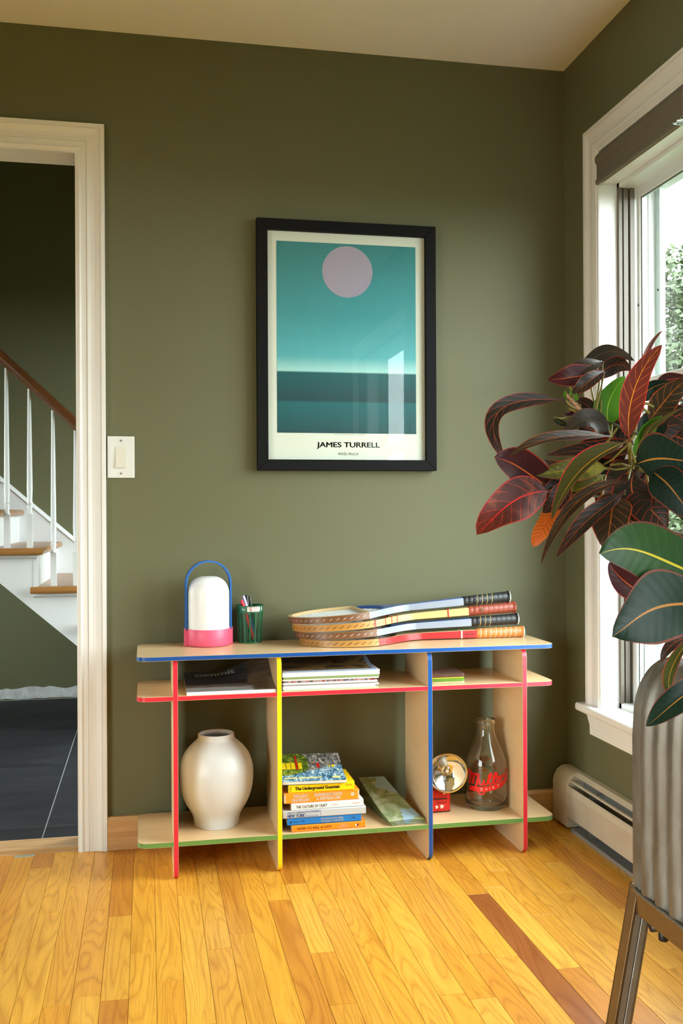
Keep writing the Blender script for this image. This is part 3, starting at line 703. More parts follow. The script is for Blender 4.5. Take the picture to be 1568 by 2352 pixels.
b = MB(); b.tube(pts, 1, 4, up=(0, 1, 0), flat=(.009, .0024)); obj('handle', b, LBLUE, lp, smooth=30)

# ================================================================== PENCIL CUP AND PENS
cup = thing('pencil_cup', 'dark green plastic mesh pencil cup on the shelf top', 'cup', (-1.040, -.052, TZ1))
CG = plastic('cup_green', (28, 92, 58), .4)
r0, r1, ch = .0325, .0395, .112
rad = lambda z: r0 + (r1 - r0) * z / ch
b = MB(); b.lathe([(.0, .0), (.034, 0), (.0345, .002), (.0335, .004), (.0, .004)], 40, close=False); obj('base', b, CG, cup, smooth=40)
b = MB(); b.lathe([(rad(.092), .091), (rad(.092) + .0025, .092), (rad(.092) + .0025, .0935), (rad(.094), .095), (rad(.11), .110), (rad(.11) + .0035, .111), (rad(.11) + .0035, .1128), (rad(.11) - .0015, .1128), (rad(.092) - .0015, .091)], 48, close=False); rim = obj('rim', b, CG, cup, smooth=40)
for k in range(14):
    a = 2 * PI * k / 14 + .12; c_, s_ = math.cos(a), math.sin(a); b = MB()
    P = []
    for z in (.002, .092):
        for dr, da in ((-.001, -.0023), (.0022, -.0016), (.0022, .0016), (-.001, .0023)):
            r_ = rad(z) + dr; P.append((r_ * c_ - da * s_, r_ * s_ + da * c_, z))
    b.hexa([P[0], P[1], P[2], P[3], P[4], P[5], P[6], P[7]]); obj('rib', b, CG, cup)
b = MB()
for sgn in (1, -1):
    for k in range(46):
        a0 = 2 * PI * k / 46; pv = None
        for i in range(9):
            z = .004 + .088 * i / 8; a = a0 + sgn * i * .15; p = (rad(z) - .0004, a, z)
            if pv:
                vs = []
                for r_, aa, zz in (pv, p):
                    for da in (-.011, .011): vs.append((r_ * math.cos(aa + da), r_ * math.sin(aa + da), zz))
                b.add(vs, [(0, 1, 3, 2)])
            pv = p
obj('mesh_wall', b, CG, cup, kind='stuff')
def cyl(rf, a0):
    return lambda x, y, z0=.1015: ((rf(z0 + y) + .0006) * math.cos(a0 + x / .039), (rf(z0 + y) + .0006) * math.sin(a0 + x / .039), z0 + y)
def curved(mb, a0, a1, z0, z1, off, n=10):
    vs = []
    for i in range(n + 1):
        a = a0 + (a1 - a0) * i / n
        for z in (z0, z1): vs.append(((rad(z) + off) * math.cos(a), (rad(z) + off) * math.sin(a), z))
    mb.add(vs, [(2 * i, 2 * i + 2, 2 * i + 3, 2 * i + 1) for i in range(n)])
A0 = -PI / 2 + .12
b = MB(); curved(b, A0 - .42, A0 + .62, .0955, .1095, .0007); tg = obj('tag', b, plastic('tag_white', (238, 236, 228), .5), rim)
b = MB()
for k in range(24):
    a = 2 * PI * k / 24; a2 = 2 * PI * (k + 1) / 24; vs = []
    for aa in (a, a2):
        for rr in (.0054, .0066): vs.append(cyl(rad, A0 - .16)(rr * math.cos(aa), rr * math.sin(aa), .1025))
    vs = [((v[0]) * 1.008, v[1] * 1.008, v[2]) for v in vs]; b.add(vs, [(0, 1, 3, 2)])
vs = [cyl(rad, A0 - .16)(x, y, .1025) for x, y in ((-.0044, .0036), (-.0036, .0044), (.0044, -.0036), (.0036, -.0044))]; b.add([(v[0] * 1.012, v[1] * 1.012, v[2]) for v in vs], [(0, 1, 2, 3)])
vs = [cyl(rad, A0 - .16)(x, y, .1025) for x, y in ((-.002, -.003), (.002, -.003), (.0015, .003), (-.0015, .003))]; b.add([(v[0] * 1.006, v[1] * 1.006, v[2]) for v in vs], [(0, 1, 2, 3)])
obj('prohibition_symbol', b, plastic('tag_red', (150, 40, 30), .5), tg)
b = MB()
for j, zz in enumerate((.1075, .1050, .1025, .0982)):
    x = .06
    while x < .5:
        L = random.uniform(.03, .09); curved(b, A0 + x, A0 + min(x + L, .52), zz - .0006 - (.0005 if j in (0, 3) else 0), zz + .0006, .0011, 3); x += L + .02
obj('tag_print', b, plastic('tag_orange', (196, 96, 60), .5), tg, kind='stuff')
lettering(rim, 'Clean', lambda x, y: cyl(rad, A0 - .72)(x, y, .1025), plastic('cup_white_ink', (225, 230, 225), .5), w=.011, h=.0052, shear=.2)
b = MB(); curved(b, A0 + .75, A0 + .87, .098, .108, .0009, 4); obj('emblem', b, MATS['cup_white_ink'], rim)
def pen(name, label, x, y, lean_x, lean_y, L, r, body, cap, ct=.05, clip=None, square=False):
    t = thing(name, label, 'pen', (-1.040 + x, -.052 + y, TZ1 + .005), group=None)
    t.rotation_euler = (lean_y, lean_x, 0)
    b = MB(); b.lathe([(.0, 0), (r * .5, .004), (r, .012), (r, L - ct)], 12 if not square else 6); obj('barrel', b, body, t, smooth=40)
    b = MB(); b.lathe([(r * 1.08, L - ct), (r * 1.12, L - ct * .4), (r * .95, L - .004), (r * .6, L), (0, L)], 14, close=False); c = obj('cap', b, cap, t, smooth=50)
    if clip:
        b = MB(); b.box(-.0014, .0014, -r * 1.5 - .0006, -r * 1.5 + .0008, L - ct + .008, L - .004); b.box(-.0014, .0014, -r * 1.5, -r * .9, L - .008, L - .004); obj('clip', b, clip, c)
    return t
pen('marker_pen', 'red felt pen with gold tip in the green cup', .012, -.004, -.30, .06, .1300, .0046, plastic('pen_red', (206, 20, 34), .3), plastic('pen_red2', (216, 24, 40), .3), .04)
pen('marker_pen', 'pale lilac pen standing in the green cup', .018, .004, -.27, .02, .1410, .0046, plastic('pen_blue', (60, 70, 160), .3), plastic('pen_lilac', (196, 186, 232), .35), .06)
pen('ballpoint_pen', 'thick black marker standing in the green cup', .004, .010, -.10, 0, .1370, .0052, plastic('pen_black', (14, 14, 16), .25), plastic('pen_black2', (14, 14, 16), .25), .06)
pen('ballpoint_pen', 'slim black pen with silver clip in the green cup', .020, .016, -.14, .02, .1350, .0038, plastic('pen_black3', (24, 26, 28), .3), plastic('pen_black4', (20, 20, 22), .3), .06, clip=STEEL)

# ================================================================== RACKETS
RL = .685
def racket(label, tip, butt, spec):
    p0, p1 = Vector(tip), Vector(butt); d = p1 - p0; L = d.length; k = L / RL
    t = thing('tennis_racket', label, 'racket', p0, group='wooden rackets stacked on the shelf top')
    t.rotation_euler = Matrix.Rotation(math.atan2(d.y, d.x), 4, 'Z').to_euler(); t.rotation_euler = (0, -math.asin(d.z / L), math.atan2(d.y, d.x)); t.scale = (k, 1, 1)
    hh = .0095; cx = .150; a, b_ = .150, .116; ai, bi = .1385, .1045; split = spec.get('split', .225)
    def yo(x):
        if x <= .205: return b_ * math.sqrt(max(0, 1 - ((x - cx) / a) ** 2))
        u = min(1, (x - .205) / (.365 - .205)); y0 = b_ * math.sqrt(1 - ((.205 - cx) / a) ** 2)
        s_ = u * u * (3 - 2 * u) * .55 + (1 - (1 - u) ** 1.6) * .45
        return y0 + (.0135 - y0) * s_
    def yi(x): return bi * math.sqrt(max(0, 1 - ((x - cx) / ai) ** 2))
    # hoop: side faces (slot 0), top/bottom laminations (slot 1), inner face (slot 2)
    mb = MB(); angs = [PI - (PI - math.acos((split - cx) / a)) * (1 - i / 28) for i in range(29)]; pts = []
    for th in angs: pts.append(((cx + a * math.cos(th), b_ * math.sin(th)), (cx + ai * math.cos(th), bi * math.sin(th))))
    pts = [(o_, i_) for o_, i_ in pts[::-1]]
    full = [((o_[0], -o_[1]), (i_[0], -i_[1])) for o_, i_ in pts] + [(o_, i_) for o_, i_ in pts[::-1]][1:]
    # outer pts follow the blended outline
    full = [((o_[0], math.copysign(yo(o_[0]), o_[1])) if o_[0] > .2 else o_, i_) for o_, i_ in full]
    n = len(full); vs = []
    for o_, i_ in full: vs += [(o_[0], o_[1], -hh), (o_[0], o_[1], hh), (i_[0], i_[1], hh), (i_[0], i_[1], -hh)]
    fo, ft, fi = [], [], []
    for i in range(n - 1):
        q = 4 * i; fo.append((q, q + 4, q + 5, q + 1)); ft += [(q + 1, q + 5, q + 6, q + 2), (q + 3, q + 7, q + 4, q)]; fi.append((q + 2, q + 6, q + 7, q + 3))
    o0 = len(mb.v); mb.v += vs; mb.f += fo + ft + fi; mb.mi += [0] * len(fo) + [1] * len(ft) + [2] * len(fi)
    hoop = obj('head_frame', mb, [spec['hoop'], spec['edge'], spec['inner']], t, smooth=30)
    # throat and shaft
    mb = MB(); xs = [split + (.365 - split) * i / 22 for i in range(23)]
    hole = cx + ai
    for sgn in (-1, 1):
        vs = []
        for x in xs:
            yin = yi(x) if x < hole else 0.0
            vs += [(x, sgn * yo(x), -hh), (x, sgn * yo(x), hh), (x, sgn * yin, hh), (x, sgn * yin, -hh)]
        f1, f2 = [], []
        for i in range(22):
            q = 4 * i; f1.append((q, q + 4, q + 5, q + 1)); f2 += [(q + 1, q + 5, q + 6, q + 2), (q + 3, q + 7, q + 4, q), (q + 2, q + 6, q + 7, q + 3)]
        o0 = len(mb.v); mb.v += vs; mb.f += [tuple(j + o0 for j in f) for f in f1 + f2]; mb.mi += [0] * len(f1) + [1] * len(f2)
    obj('throat', mb, [spec['throat'], spec['throat_top']], t, smooth=35)
    mb = MB(); P = []
    mb.hexa([(.364, -.0135, -hh), (.364, .0135, -hh), (.364, .0135, hh), (.364, -.0135, hh), (.535, -.0145, -.0115), (.535, .0145, -.0115), (.535, .0145, .0115), (.535, -.0145, .0115)][0:4] + [(.535, -.0145, -.0115), (.535, .0145, -.0115), (.535, .0145, .0115), (.535, -.0145, .0115)])
    sh_ = obj('shaft', mb, [spec['throat']], t, bevel=.0012)
    b = MB(); b.hexa([(.365, -.0126, .0080), (.534, -.0136, .0100), (.534, .0136, .0100), (.365, .0126, .0080), (.365, -.0126, .0099), (.534, -.0136, .0121), (.534, .0136, .0121), (.365, .0126, .0099)]); o = obj('shaft_face', b, spec['throat_top'], sh_)
    # grip: octagonal, tapering, wrapped
    g0, nseg = .533, 9; mb = MB(); prof = []; gl = RL - g0
    for i in range(nseg):
        xa = g0 + gl * .93 * i / nseg; xb = g0 + gl * .93 * (i + 1) / nseg; r_ = .0152 + .0016 * i / nseg
        prof += [(xa + .0006, r_ * .985), (xa + .0016, r_ * 1.02), (xb - .0006, r_ * 1.03)]
    prof = [(g0, .0135)] + prof + [(g0 + gl * .935, .0165), (g0 + gl * .955, .0185), (RL - .002, .0192)]
    vs = []; seg = 8
    for x, r_ in prof:
        for q in range(seg):
            a_ = 2 * PI * (q + .5) / seg; lean = .0022 * math.sin(a_)
            vs.append((x + lean, r_ * .93 * math.cos(a_), r_ * math.sin(a_)))
    m_ = len(prof); fs = [(i * seg + q, i * seg + (q + 1) % seg, (i + 1) * seg + (q + 1) % seg, (i + 1) * seg + q) for i in range(m_ - 1) for q in range(seg)] + [tuple(range(seg)), tuple((m_ - 1) * seg + q for q in range(seg))]
    mb.add(vs, fs); grip = obj('grip', mb, spec['grip'], t, bevel=.0004, smooth=25)
    b = MB(); vs = []
    for x, r_ in ((RL - .002, .0188), (RL + .001, .0186), (RL + .002, .0168)):
        for q in range(seg):
            a_ = 2 * PI * (q + .5) / seg; vs.append((x, r_ * .93 * math.cos(a_), r_ * math.sin(a_)))
    b.add(vs, [(i * seg + q, i * seg + (q + 1) % seg, (i + 1) * seg + (q + 1) % seg, (i + 1) * seg + q) for i in range(2) for q in range(seg)] + [tuple(2 * seg + q for q in range(seg)), tuple(range(seg))]); obj('butt_cap', b, spec['butt'], grip)
    for sI in spec.get('stripes', ()):
        x0 = g0 + gl * .93 * sI / nseg; r_ = .0152 + .0016 * sI / nseg; b = MB(); vs = []
        for dx, dr in ((-.0007, 1.02), (-.0006, 1.05), (.0006, 1.05), (.0007, 1.02)):
            for q in range(seg):
                a_ = 2 * PI * (q + .5) / seg; vs.append((x0 + dx + .0022 * math.sin(a_), r_ * dr * .93 * math.cos(a_), r_ * dr * math.sin(a_)))
        b.add(vs, [(i * seg + q, i * seg + (q + 1) % seg, (i + 1) * seg + (q + 1) % seg, (i + 1) * seg + q) for i in range(3) for q in range(seg)]); obj('grip_stripe', b, spec['stripe'], grip)
    # binding bands across the hoop and shaft
    for x, wd, mt in spec.get('bands', ()):
        for sgn in (-1, 1):
            b = MB()
            if x < .36:
                dy = (yo(x + wd) - yo(x)); y_o, y_i = yo(x), (yi(x) if x < hole - .01 else 0)
                b.hexa([(x, sgn * (y_o + .0006), -hh - .0005), (x + wd, sgn * (y_o + dy + .0006), -hh - .0005), (x + wd, sgn * (max(0, y_i) + dy * .6), -hh - .0005), (x, sgn * y_i, -hh - .0005), (x, sgn * (y_o + .0006), hh + .0005), (x + wd, sgn * (y_o + dy + .0006), hh + .0005), (x + wd, sgn * (max(0, y_i) + dy * .6), hh + .0005), (x, sgn * y_i, hh + .0005)])
            elif sgn > 0: b.box(x, x + wd, -.0150, .0150, -.0118, .0126)
            else: continue
            obj('binding', b, mt, t)
    # strings and the loops that show on the outside of the hoop
    mb = MB(); 
    for i in range(17):
        y = -bi + 2 * bi * (i + 1) / 18; hx = ai * math.sqrt(1 - (y / bi) ** 2); mb.box(cx - hx, cx + hx, y - .0006, y + .0006, -.0005, .0009)
    for i in range(20):
        x = cx - ai + 2 * ai * (i + 1) / 21; hy = yi(x); mb.box(x - .0006, x + .0006, -hy, hy, -.0009, .0005)
    obj('strings', mb, spec['string'], t, kind='stuff')
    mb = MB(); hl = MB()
    def PT(th, z_, off, sgn):
        x = cx + a * math.cos(th); return (x, sgn * (yo(x) + off), z_)
    for i in range(17):
        th = PI - .16 - i * .135; th2 = th - .062
        if cx + a * math.cos(th2) > .30: break
        for sgn in (-1, 1):
            z_ = .0028
            A, B = PT(th, -z_, .0010, sgn), PT(th2, z_, .0010, sgn)
            mb.add([(A[0], A[1], A[2] - .0007), (B[0], B[1], B[2] - .0007), (B[0], B[1], B[2] + .0007), (A[0], A[1], A[2] + .0007)], [(0, 1, 2, 3)])
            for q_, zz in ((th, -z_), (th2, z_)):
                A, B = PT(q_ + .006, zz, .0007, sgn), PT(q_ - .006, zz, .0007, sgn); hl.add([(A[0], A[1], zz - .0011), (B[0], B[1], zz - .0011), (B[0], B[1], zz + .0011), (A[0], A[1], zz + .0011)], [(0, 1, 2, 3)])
    obj('string_loops', mb, spec['loop'], hoop, kind='stuff'); obj('string_hole_shade', hl, BLACK, hoop, kind='stuff')  # black quads paint the shade inside the drilled holes
    for fn_ in spec.get('text', ()): fn_(t, sh_, grip)
    return t
CREAM = wood('maple_lamination', (.62, .46, .24), (.50, .34, .15), 0, 60, 14, .35, .2)
BROWN = wood('walnut_hoop', (.21, .085, .030), (.13, .048, .018), 0, 60, 14, .35, .3)
AMBER = wood('amber_hoop', (.52, .25, .050), (.38, .16, .03), 0, 60, 14, .35, .3)
GOLD = wood('golden_hoop', (.50, .26, .065), (.38, .18, .04), 0, 60, 14, .35, .3)
MAPLE = wood('maple_shaft', (.66, .46, .20), (.54, .34, .13), 0, 40, 8, .3, .3)
GREY = plastic('silver_grey_lacquer', (142, 149, 164), .3, coat=.3); BLUTOP = plastic('blue_lacquer', (38, 86, 160), .3, coat=.3)
REDL = plastic('red_lacquer', (206, 26, 34), .3, coat=.3); REDB = plastic('dark_red_binding', (170, 40, 34), .4)
def leather(n, rgb, dots=False):
    t = NT(n); c = srgb(*rgb); v = t.coord(); nn = t.noise(v, 180, 3)
    col = t.mix(nn, tuple(x * .75 for x in c), tuple(min(1, x * 1.2) for x in c))
    if dots:
        vo = t.n('ShaderNodeTexVoronoi'); t.l(v, vo.inputs['Vector']); vo.inputs['Scale'].default_value = 260; vo.inputs['Randomness'].default_value = .25
        col = t.mix(t.math('LESS_THAN', vo.outputs['Distance'], .22), col, (.03, .015, .008))
    t.set(col=col, rough=.38); t.bump(nn, .15, .0006); return t.m
GBLK = leather('black_leather', (26, 26, 28)); GBRN = leather('red_brown_leather', (138, 58, 38)); GTAN = leather('tan_perforated_leather', (190, 116, 52), True)
YST = plastic('yellow_stripe', (196, 176, 110), .4); WST = plastic('cream_stripe', (232, 220, 190), .4); WBUTT = plastic('white_butt', (206, 206, 204), .4)
GUT = plastic('white_string', (206, 208, 206), .4); DKS = plastic('dark_string', (48, 36, 26), .5)
RY = -.127
rtip = lambda px, py: at_y(px, py, RY)
def txt_side(txt, x, w_, h_, mat, bold=.02, shear=0.0, y=-.0148, rot=0):
    def f(t, sh_, grip):
        if rot: lettering(grip, txt, lambda u, v: (x + v, -.0165, u), mat, w=w_, h=h_, bold=bold, shear=shear)
        else: lettering(sh_, txt, lambda u, v: (x + u, y, v), mat, w=w_, h=h_, bold=bold, shear=shear)
    return f
p4 = rtip(688, 1480); p4.z = TZ1 + .0098; q4 = rtip(1200, 1447); q4.z = TZ1 + .0182
def chain(k, tx, bx_, zt, by): 
    p = rtip(tx, 1450); q = rtip(bx_, by); p.z = zt; return p, q
p3, q3 = chain(3, 677, 1187, TZ1 + .0305, 1421); p2, q2 = chain(2, 671, 1181, TZ1 + .0515, 1394); p1, q1 = chain(1, 663, 1168, TZ1 + .0735, 1370)
racket('red-throated wooden racket with tan perforated grip at the bottom of the stack', p4, q4, dict(hoop=GOLD, edge=CREAM, inner=CREAM, throat=REDL, throat_top=CREAM, grip=GTAN, butt=WBUTT, stripes=range(1, 9), stripe=WST, string=GUT, loop=DKS, split=.215, bands=((.213, .004, REDB), (.485, .004, WST)),
    text=(txt_side('SPALDING', .512, .030, .006, WST, .02, .2, -.0150), )))
racket('grey-throated wooden racket with black grip, third from the top of the stack', p3, q3, dict(hoop=BROWN, edge=CREAM, inner=CREAM, throat=GREY, throat_top=BLUTOP, grip=GBLK, butt=WBUTT, stripes=(2, 3, 4), stripe=YST, string=GUT, loop=GUT, split=.225, bands=((.223, .0025, CREAM),)))
racket('maple racket with red bindings and red-brown leather grip', p2, q2, dict(hoop=AMBER, edge=CREAM, inner=CREAM, throat=MAPLE, throat_top=MAPLE, grip=GBRN, butt=GBRN, stripes=(), stripe=YST, string=GUT, loop=DKS, split=.225, bands=((.225, .005, REDB), (.262, .003, REDB), (.285, .003, REDB), (.305, .003, REDB), (.468, .004, REDB)),
    text=(txt_side('ATP', .575, .016, .007, WST, .03, .2, rot=1),)))
racket('grey-throated wooden racket with black grip and pale strings, topmost of the stack', p1, q1, dict(hoop=BROWN, edge=CREAM, inner=CREAM, throat=GREY, throat_top=BLUTOP, grip=GBLK, butt=WBUTT, stripes=(3, 4, 5, 6), stripe=YST, string=GUT, loop=GUT, split=.225, bands=((.223, .0035, STEEL),)))

# ================================================================== MAGAZINES, PADS (middle shelf)
def sheet_mat(name, cols, scale=30, stretch=(1, 1, 1), rough=.35):
    t = NT(name); n = t.noise(t.coord('Object', stretch), scale, 5, .6, .6)
    k = len(cols); t.set(col=t.ramp(n, [(.3 + .42 * i / (k - 1), c) for i, c in enumerate(cols)]), rough=rough, spec=.4); return t.m
def curl_sheet(mb, x0, x1, y0, y1, zf, th, nx=14, ny=10):
    vs = []; 
    for j in range(ny + 1):
        for i in range(nx + 1):
            u, v = i / nx, j / ny; z = zf(u, v); vs.append((x0 + (x1 - x0) * u, y0 + (y1 - y0) * v, z))
    o = len(vs); vs += [(x, y, z + th) for x, y, z in vs]; W = nx + 1; fs = []
    for j in range(ny):
        for i in range(nx):
            q = j * W + i; fs.append((q, q + W, q + W + 1, q + 1)); fs.append((o + q, o + q + 1, o + q + W + 1, o + q + W))
    for i in range(nx):
        fs.append((i, i + 1, o + i + 1, o + i)); q = ny * W + i; fs.append((q + 1, q, o + q, o + q + 1))
    for j in range(ny):
        q = j * W; fs.append((q + W, q, o + q, o + q + W)); q = j * W + nx; fs.append((q, q + W, o + q + W, o + q))
    mb.add(vs, fs)
sm = thing('magazine', 'open-cornered climbing magazine with dark cover lying alone', 'magazine', (-1.115, -.17, MZ1))
lift = lambda u, v: .009 + .006 * v + .058 * max(0, v - .15) ** 1.6 * max(0, u - .35) ** 1.3 * 2.0 + .012 * v * v
b = MB(); x0, x1, y0, y1 = -1.238, -.9925, -.2915, -.072
curl_sheet(b, x0, x1, y0, y1, lambda u, v: MZ1 + .0003 + .25 * (lift(u, v) - .009), .0085); obj('pages', b, WPAPER, sm, world=True)
def m_cover():
    t = NT('mountain_cover'); v = t.coord('Generated'); sp = t.n('ShaderNodeSeparateXYZ'); t.l(v, sp.inputs[0])
    n = t.noise(t.coord('Object', (1, 1.8, 1)), 22, 6, .65, .8); f = t.math('ADD', sp.outputs[1], t.math('MULTIPLY', t.math('SUBTRACT', n, .5), .18))
    sky = t.ramp(f, [(0, (.30, .31, .33)), (.10, (.22, .22, .22)), (.16, (.42, .42, .43)), (.24, (.16, .135, .12)), (.34, (.13, .11, .10)), (.38, (.022, .024, .030)), (.6, (.05, .052, .066)), (.8, (.030, .045, .055)), (1, (.10, .13, .14))])
    rock = t.math('GREATER_THAN', t.math('ADD', sp.outputs[0], t.math('MULTIPLY', t.math('SUBTRACT', n, .5), .25)), .74)
    t.set(col=t.mix(rock, sky, t.ramp(n, [(.35, (.055, .043, .030)), (.6, (.15, .12, .085))])), rough=.3); return t.m
b = MB(); curl_sheet(b, x0 - .001, x1 + .001, y0 - .0005, y1 + .001, lambda u, v: MZ1 + lift(u, v) + .0005, .0006); cov = obj('cover', b, m_cover(), sm, world=True)
O = ORG[cov.name]
def mfn(x, y, cx=-1.150, cy=-.105):
    X, Y = cx + x, cy + y; u = (X - x0) / (x1 - x0); v = (Y - y0) / (y1 - y0); return (X - O.x, Y - O.y, MZ1 + lift(u, v) + .0016 - O.z)
lettering(cov, 'summit', mfn, plastic('cover_grey_ink', (196, 204, 206), .4), w=.118, h=.034, bold=.03)

random.seed(12)
MG = [  # thickness, spine colour, description
    (.0040, (188, 196, 170), 'pale green and cream'), (.0052, (206, 208, 206), 'off-white'), (.0046, (232, 232, 230), 'bright white'), (.0038, (150, 144, 136), 'grey-brown'),
    (.0050, (214, 204, 222), 'pale lilac'), (.0056, (128, 58, 48), 'dark red and black'), (.0044, (222, 222, 222), 'plain white'), (.0062, (128, 146, 92), 'moss green'),
    (.0088, (236, 236, 236), 'thick white'), (.0046, (216, 220, 224), 'cool white')]
z = MZ1 + .0002; names = ['lowest', 'second from the bottom', 'third from the bottom', 'fourth from the bottom', 'fifth from the bottom', 'fifth below the top', 'fourth below the top', 'third below the top', 'second below the top', 'just below the top']
for i, (th, rgb, dsc) in enumerate(MG):
    x0m = -.971 + random.uniform(-.003, .003); x1m = -.700 + random.uniform(-.008, .006); yf = -.289 + random.uniform(0, .005)
    t = thing('magazine', f'{dsc} magazine, {names[i]} of the stack on the middle shelf', 'magazine', ((x0m + x1m) / 2, (yf - .085) / 2, z), group='magazines stacked on the middle shelf')
    b = MB(); b.box(x0m + .001, x1m - .001, yf + .0008, yf + .205, z + .0005, z + th - .0005); obj('pages', b, WPAPER, t, world=True)
    cm_ = plastic(f'magazine_cover_{i}', rgb, .4) if dsc != 'dark red and black' else sheet_mat('magazine_red_print', [(.02, .02, .02), (.30, .06, .04), (.5, .36, .30), (.02, .02, .02), (.6, .5, .6)], 60, (1, 1, .5))
    b = MB(); b.prism([(yf + .206, z + .0001), (yf, z + .0001), (yf, z + th - .0002), (yf + .206, z + th - .0002), (yf + .206, z + th - .0006), (yf + .0006, z + th - .0006), (yf + .0006, z + .0005), (yf + .206, z + .0005)], x0m, x1m, lambda u, v, q: (q, u, v)); obj('cover', b, cm_, t, world=True)
    z += th
topz = z
t = thing('magazine', 'glossy dark magazine with curled corner on top of the magazine stack', 'magazine', (-.84, -.18, topz), group='magazines stacked on the middle shelf')
lf = lambda u, v: .055 * max(0, v - .2) ** 1.5 * max(0, u - .6) ** 1.2 * 3 + .004 * v
b = MB(); curl_sheet(b, -.972, -.706, -.288, -.085, lambda u, v: topz + .0002 + lf(u, v), .0036); obj('pages', b, plastic('blue_white_pages', (120, 140, 170), .5), t, world=True)
b = MB(); curl_sheet(b, -.973, -.720, -.288, -.084, lambda u, v: topz + .0040 + lf(u, v), .0006); obj('cover', b, sheet_mat('dark_photo_cover', [(.012, .011, .010), (.05, .04, .03), (.20, .13, .05), (.02, .02, .022), (.16, .20, .15)], 12), t, world=True)

def pad(label, z0, th, col, y0, x0_, x1_, fuzzy):
    t = thing('felt_pad', label, 'felt pad', ((x0_ + x1_) / 2, y0 + .05, z0), group='felt pads on the middle shelf')
    b = MB(); poly = rrect(x0_, x1_, y0, y0 + .100, .014, 5); b.prism(poly, z0, z0 + th, XYZ)
    m_ = basic('felt_' + label.split()[0], srgb(*col), .95, var=.25, vscale=500, bump=.9, bscale=700, bdist=.003)
    obj('felt', b, m_, t, world=True, bevel=.0012, smooth=40)
    if fuzzy:
        random.seed(1); b = MB()
        for _ in range(1600):
            x = random.uniform(x0_, x1_); y = random.uniform(y0, y0 + .1); p = Vector((x, y, z0 + th - .0003)); d = Vector((random.gauss(0, 1), random.gauss(0, 1), abs(random.gauss(0, .7)))).normalized() * random.uniform(.001, .0032); s_ = d.orthogonal().normalized() * .00018
            b.add([p - s_, p + s_, p + d], [(0, 1, 2)])
        obj('fibres', b, m_, t, world=True, kind='stuff')
px0, px1 = -.5415, -.4345
pad('beige felt pad at the bottom of the pad stack', MZ1 + .0002, .0062, (196, 176, 140), -.2705, px0, px1, False)
pad('green thick felt pad above the beige one', MZ1 + .0066, .0082, (98, 142, 34), -.2700, px0, px1 + .001, False)
pad('yellow thin felt pad between green and brown', MZ1 + .0150, .0036, (206, 196, 60), -.2690, px0, px1 - .001, False)
pad('brown fuzzy felt pad on top of the pad stack', MZ1 + .0188, .0100, (94, 62, 50), -.2700, px0, px1 + .0005, True)

# ================================================================== VASE
va = thing('vase', 'large matte white ceramic vase on the bottom shelf', 'vase', (-1.1500, -.157, BZ1))
prof = [(0, .0), (.058, .0), (.0630, .003), (.0645, .010), (.0680, .028), (.0770, .046), (.0870, .062), (.0980, .088), (.1045, .116), (.1062, .140), (.1055, .163), (.1010, .184), (.0920, .205), (.0790, .222), (.0670, .2335), (.0590, .2405), (.0540, .2460), (.0520, .252), (.0520, .2585), (.0500, .2615), (.0465, .2612), (.0450, .2570), (.0455, .250), (.060, .236), (.085, .210), (.095, .17), (.085, .1), (.06, .03), (0, .012)]
def smooth_prof(p, n=3):
    out = []
    for i in range(len(p) - 1):
        a_, b_, c_, d_ = p[max(i - 1, 0)], p[i], p[i + 1], p[min(i + 2, len(p) - 1)]
        for k in range(n):
            t_ = k / n
            out.append(tuple(max(0, .5 * (2 * b_[q] + (c_[q] - a_[q]) * t_ + (2 * a_[q] - 5 * b_[q] + 4 * c_[q] - d_[q]) * t_ ** 2 + (-a_[q] + 3 * b_[q] - 3 * c_[q] + d_[q]) * t_ ** 3)) for q in range(2)))
    return out + [p[-1]]
b = MB(); b.lathe(smooth_prof(prof[:21]), 64, close=False); obj('body', b, basic('white_glaze', (.60, .595, .58), .38, var=.02, vscale=15), va, smooth=True)
b = MB(); b.lathe(smooth_prof(prof[20:]), 64, close=False); obj('interior', b, MATS['white_glaze'], va, smooth=True)

# ================================================================== BOOKS
def book(label, xl, xr, z0, th, yf, depth, rot, cover, page_inset=.003, worn=False, ends=True):
    L = xr - xl; t = thing('book', label, 'book', ((xl + xr) / 2, yf, z0), rot, group='books stacked on the bottom shelf')
    ct = .0012; r_ = min(.0022, th * .2)
    b = MB()
    sp = [(depth, 0), (r_, 0), (0, r_), (0, th - r_), (r_, th), (depth, th), (depth, th - ct), (ct * 1.2, th - ct), (ct * 1.2, ct), (depth, ct)]
    b.prism(sp, -L / 2, L / 2, lambda u, v, q: (q, u, v)); c = obj('cover', b, cover, t, smooth=40)
    b = MB(); b.box(-L / 2 + page_inset * .3, L / 2 - page_inset * .3, ct * 1.2, depth - page_inset, ct, th - ct); obj('pages', b, PAPER, t)
    return t, c
def spine(c, txt, x, z_, w_, h_, mat, **kw):
    up = kw.pop('flip', False)
    f = (lambda u, v: (x - u, -.0004, z_ - v)) if up else (lambda u, v: (x + u, -.0004, z_ + v))
    return lettering(c, txt, f, mat, w=w_, h=h_, **kw)
def patch(c, x0_, x1_, z0_, z1_, mat, y=-.0003, name='spine_patch'):
    b = MB(); b.add([(x0_, y, z0_), (x1_, y, z0_), (x1_, y, z1_), (x0_, y, z1_)], [(0, 1, 2, 3)]); return obj(name, b, mat, c)
OR1 = plastic('orange_cover', (240, 134, 16), .45); OR2 = plastic('bright_orange_cover', (248, 142, 26), .45); BL1 = plastic('blue_cover', (20, 118, 196), .4); GY1 = plastic('grey_cover', (186, 188, 190), .45); WH1 = plastic('white_cover', (224, 224, 222), .45); YE1 = plastic('yellow_cover', (252, 208, 8), .4)
